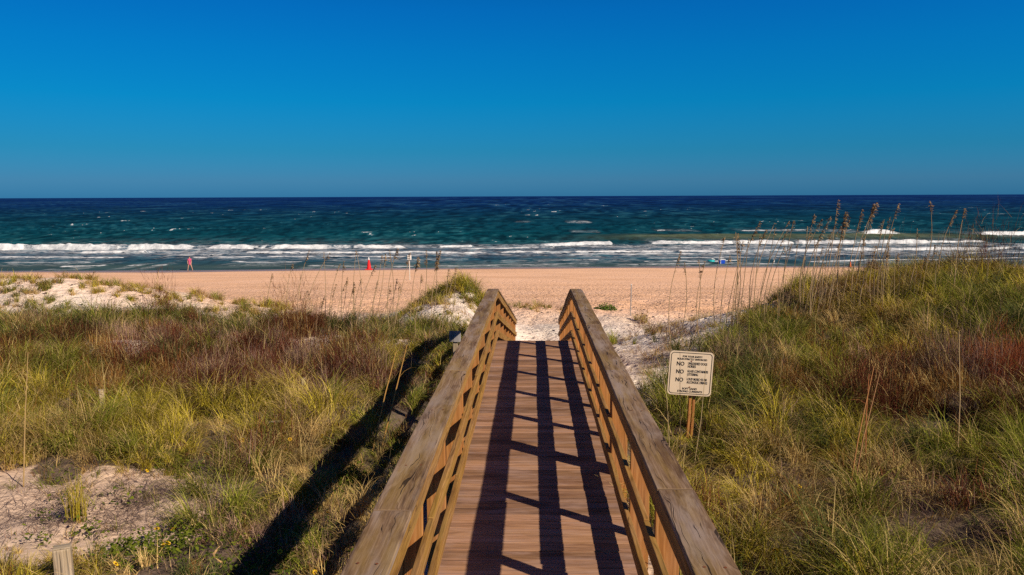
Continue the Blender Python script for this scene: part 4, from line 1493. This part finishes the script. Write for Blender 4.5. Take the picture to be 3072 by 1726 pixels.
def stalk(p, label, w=.011, c=(.52, .29, .09)):
    """p: list of (u, v, y)"""
    pts = [at(*q) for q in p]
    pts[0][2] = float(ground(pts[0][0], pts[0][1]))
    r = empty('dry_stalk', tuple(pts[0]), label, 'stalk')
    mb = MB()
    P0 = np.array(pts)
    s = np.linspace(0, len(P0) - 1, 7)
    pp = np.stack([np.interp(s, np.arange(len(P0)), P0[:, i]) for i in range(3)], -1) - P0[0]
    mb.tube(list(pp), list(np.linspace(w, w * .45, 7)), 5)
    o = mb.build('stem', M['oat'], r)
    col_attr(o, c)
    for q in (1, 2, 4):
        h = Heap()
        h.add(*blades(pp[[q]] + P0[0], rng.uniform(0, 6.28, 1), rng.uniform(.18, .4, 1), rng.uniform(.4, .9, 1), rng.uniform(.8, 1.8, 1), np.full(1, .008), np.array([c]) * .8))
        h.build('leaf', M['oat'], r, origin=P0[0])


stalk([(372, 446, 10.0), (385, 395, 10.2), (396, 352, 10.6)], 'golden stalk leaning over the black shadow nearest the field')
stalk([(382, 440, 10.2), (395, 394, 10.4), (407, 345, 10.7)], 'golden stalk beside the black shadow nearest the handrail', .012)
stalk([(846, 516, 8.0), (858, 440, 8.2), (874, 366, 8.6)], 'long orange brown stalk leaning right on the right slope', .010, (.50, .24, .09))
stalk([(850, 516, 8.1), (863, 440, 8.3), (880, 372, 8.7)], 'second long brown stalk close behind the orange leaning one', .009, (.46, .24, .11))
stalk([(866, 468, 9.0), (866, 420, 9.1), (869, 374, 9.3)], 'upright reddish stalk on the right slope beside the leaning pair', .009, (.52, .20, .08))
stalk([(957, 472, 9.4), (960, 400, 9.6), (959, 330, 10.2)], 'tall straight pale stalk before the mauve bush', .009, (.52, .36, .18))
stalk([(752, 560, 6.9), (752, 530, 6.95), (756, 492, 7.0)], 'short yellow stalk low on the right beside the handrail', .007, (.46, .36, .16))
stalk([(22, 468, 8.6), (25, 420, 8.8), (28, 352, 9.4)], 'tall thin straw stalk at the far left of the field', .008, (.52, .34, .14))
stalk([(694, 458, 9.4), (701, 420, 9.5), (706, 366, 9.7)], 'pale straw stalk rising across the front of the rules sign', .006, (.56, .42, .22))
stalk([(671, 428, 9.7), (667, 400, 9.7), (663, 372, 9.8)], 'pale straw stalk crossing the left edge of the rules sign', .006, (.56, .42, .22))
stalk([(681, 452, 9.5), (680, 400, 9.6), (680, 352, 9.8)], 'dark thin stalk in front of the word NO on the sign', .005, (.16, .11, .07))

# dead curled leaf
g = ground_at(219, 572)
r = empty('dead_leaf', tuple(g), 'tan curled dead leaf hanging in the near left grass', 'dead leaf')
mb = MB()
prev = None
for i in range(8):
    t = i / 7
    p = np.array([.03 * math.sin(t * 7), .03 * math.cos(t * 5), .22 * t])
    sdv = np.array([math.cos(t * 4), math.sin(t * 4) * .8, .2]) * (.004 + .011 * math.sin(math.pi * t))
    cur = (p - sdv, p + sdv)
    if prev:
        mb.poly([prev[0], prev[1], cur[1], cur[0]])
    prev = cur
mb.build('leaf', M['deadleaf'], r)

# ------------------------------------------------------------------ yellow flowers
def flower_meshes():
    mp = MB()
    for k in range(12):
        a = 2 * math.pi * k / 12
        d = np.array([math.cos(a), math.sin(a), 0])
        s = np.array([-math.sin(a), math.cos(a), 0])
        mp.poly([d * .010, d * .024 + s * .0065 + (0, 0, .004), d * .038 + (0, 0, .001), d * .024 - s * .0065 + (0, 0, .004)])
    mc = MB()
    mc.tube([(0, 0, -.002), (0, 0, .005), (0, 0, .009)], [.011, .011, .006], 10)
    ms = MB()
    ms.tube([(0, 0, -.002), (.004, .0, -.08), (.0, .006, -.22)], .003, 5)
    return mp, mc, ms


FL = [
    (360, 355, 0), (401, 364, 0), (242, 441, 0), (212, 446, 0), (206, 455, 0), (119, 440, 0), (251, 443, 0), (286, 452, 0), (300, 410, 0), (147, 471, 0), (343, 367, 0), (344, 381, 0), (290, 440, 0),
    (157, 529, 1), (173, 530, 1), (168, 545, 1), (163, 546, 1), (79, 563, 1), (116, 566, 1), (325, 528, 2), (328, 514, 2), (284, 570, 2), (280, 555, 2), (315, 574, 2), (322, 436, 0),
    (756, 429, 3), (765, 423, 3), (768, 364, 3), (855, 412, 3), (979, 444, 3), (940, 366, 3), (852, 458, 3), (800, 488, 3), (1000, 488, 3), (775, 552, 3), (853, 351, 3), (932, 400, 3),
]
LB = ['small yellow daisy flower in the left grass field', 'yellow daisy flower with dark centre over the near left vines and sand', 'yellow daisy flower in the rail shadow beside the left handrail', 'tiny yellow flower in the grass of the right dune slope']
GB = ['yellow flowers in the left field', 'yellow flowers over the near left vines', 'yellow flowers beside the left handrail', 'yellow flowers on the right slope']
proto = None
for (u, v, q) in FL:
    g = ground_at(u, v)
    d = CAM - g
    h = .30 if q in (0, 3) else .2
    p = g + d / np.linalg.norm(d) * (h * 2.2)
    if proto is None:
        proto = empty('yellow_flower', (0, 0, 0), LB[0], 'flower', GB[0])
        mp, mc, ms = flower_meshes()
        ch = [mp.build('petals', M['petal'], proto), mc.build('centre', M['disc'], proto), ms.build('stem', M['stem'], proto)]
        o = proto
    else:
        o = proto.copy()
        COL.objects.link(o)
        for c in ch:
            c2 = c.copy()
            COL.objects.link(c2)
            c2.parent = o
    tag(o, LB[q], 'flower', GB[q])
    o.location = tuple(p)
    s = random.uniform(.65, .95) * (1.15 if p[1] > 9 else 1)
    o.scale = (s, s, s)
    o.rotation_euler = (R(random.uniform(25, 60)), R(random.uniform(-15, 25)), random.uniform(0, 6))

# ------------------------------------------------------------------ light, sky, camera
SUN = Vector((1.17, -.9, 1.0)).normalized()
ld = bpy.data.lights.new('sun', 'SUN')
ld.energy = 4.7
ld.angle = R(.53)
ld.color = (1.0, .89, .72)
lo = link('sun', ld)
lo.rotation_euler = (-SUN).to_track_quat('-Z', 'Y').to_euler()
lo.location = (20, -20, 30)

w = bpy.data.worlds.new('World')
scene.world = w
w.use_nodes = True
nt = w.node_tree
nt.nodes.clear()
out = nt.nodes.new('ShaderNodeOutputWorld')
sky = nt.nodes.new('ShaderNodeTexSky')
sky.sky_type = 'NISHITA'
sky.sun_disc = False
sky.sun_elevation = math.asin(SUN.z)
sky.sun_rotation = math.atan2(SUN.x, SUN.y)
sky.air_density = 1.0
sky.dust_density = .3
sky.ozone_density = 3.0
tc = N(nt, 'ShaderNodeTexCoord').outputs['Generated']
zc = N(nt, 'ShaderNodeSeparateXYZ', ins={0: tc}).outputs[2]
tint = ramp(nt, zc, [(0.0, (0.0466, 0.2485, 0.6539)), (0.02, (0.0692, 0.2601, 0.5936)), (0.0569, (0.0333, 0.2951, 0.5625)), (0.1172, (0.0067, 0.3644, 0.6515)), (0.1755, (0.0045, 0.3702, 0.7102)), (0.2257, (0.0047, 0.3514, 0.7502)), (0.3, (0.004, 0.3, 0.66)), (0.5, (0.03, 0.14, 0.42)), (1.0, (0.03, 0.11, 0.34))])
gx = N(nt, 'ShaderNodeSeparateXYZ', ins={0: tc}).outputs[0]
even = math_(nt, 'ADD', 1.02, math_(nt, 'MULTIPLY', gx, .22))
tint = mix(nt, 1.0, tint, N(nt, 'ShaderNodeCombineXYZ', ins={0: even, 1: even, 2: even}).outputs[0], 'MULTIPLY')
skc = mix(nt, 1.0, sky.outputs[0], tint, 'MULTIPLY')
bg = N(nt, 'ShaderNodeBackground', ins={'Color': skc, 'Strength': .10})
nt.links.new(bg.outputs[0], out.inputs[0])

cd = bpy.data.cameras.new('camera')
cd.sensor_width = 36
cd.lens = 36 * F / 1024
cd.clip_start = .05
cd.clip_end = 60000
co = link('camera', cd)
mw = Matrix(((RT[0], UP[0], -fwd[0], CAM[0]), (RT[1], UP[1], -fwd[1], CAM[1]), (RT[2], UP[2], -fwd[2], CAM[2]), (0, 0, 0, 1)))
co.matrix_world = mw
scene.camera = co
scene.view_settings.view_transform = 'Standard'
scene.view_settings.look = 'None'
scene.view_settings.exposure = 0.25
scene.view_settings.gamma = 1
scene.render.engine = 'CYCLES'
scene.cycles.use_denoising = False
scene.cycles.max_bounces = 6
scene.cycles.transparent_max_bounces = 4
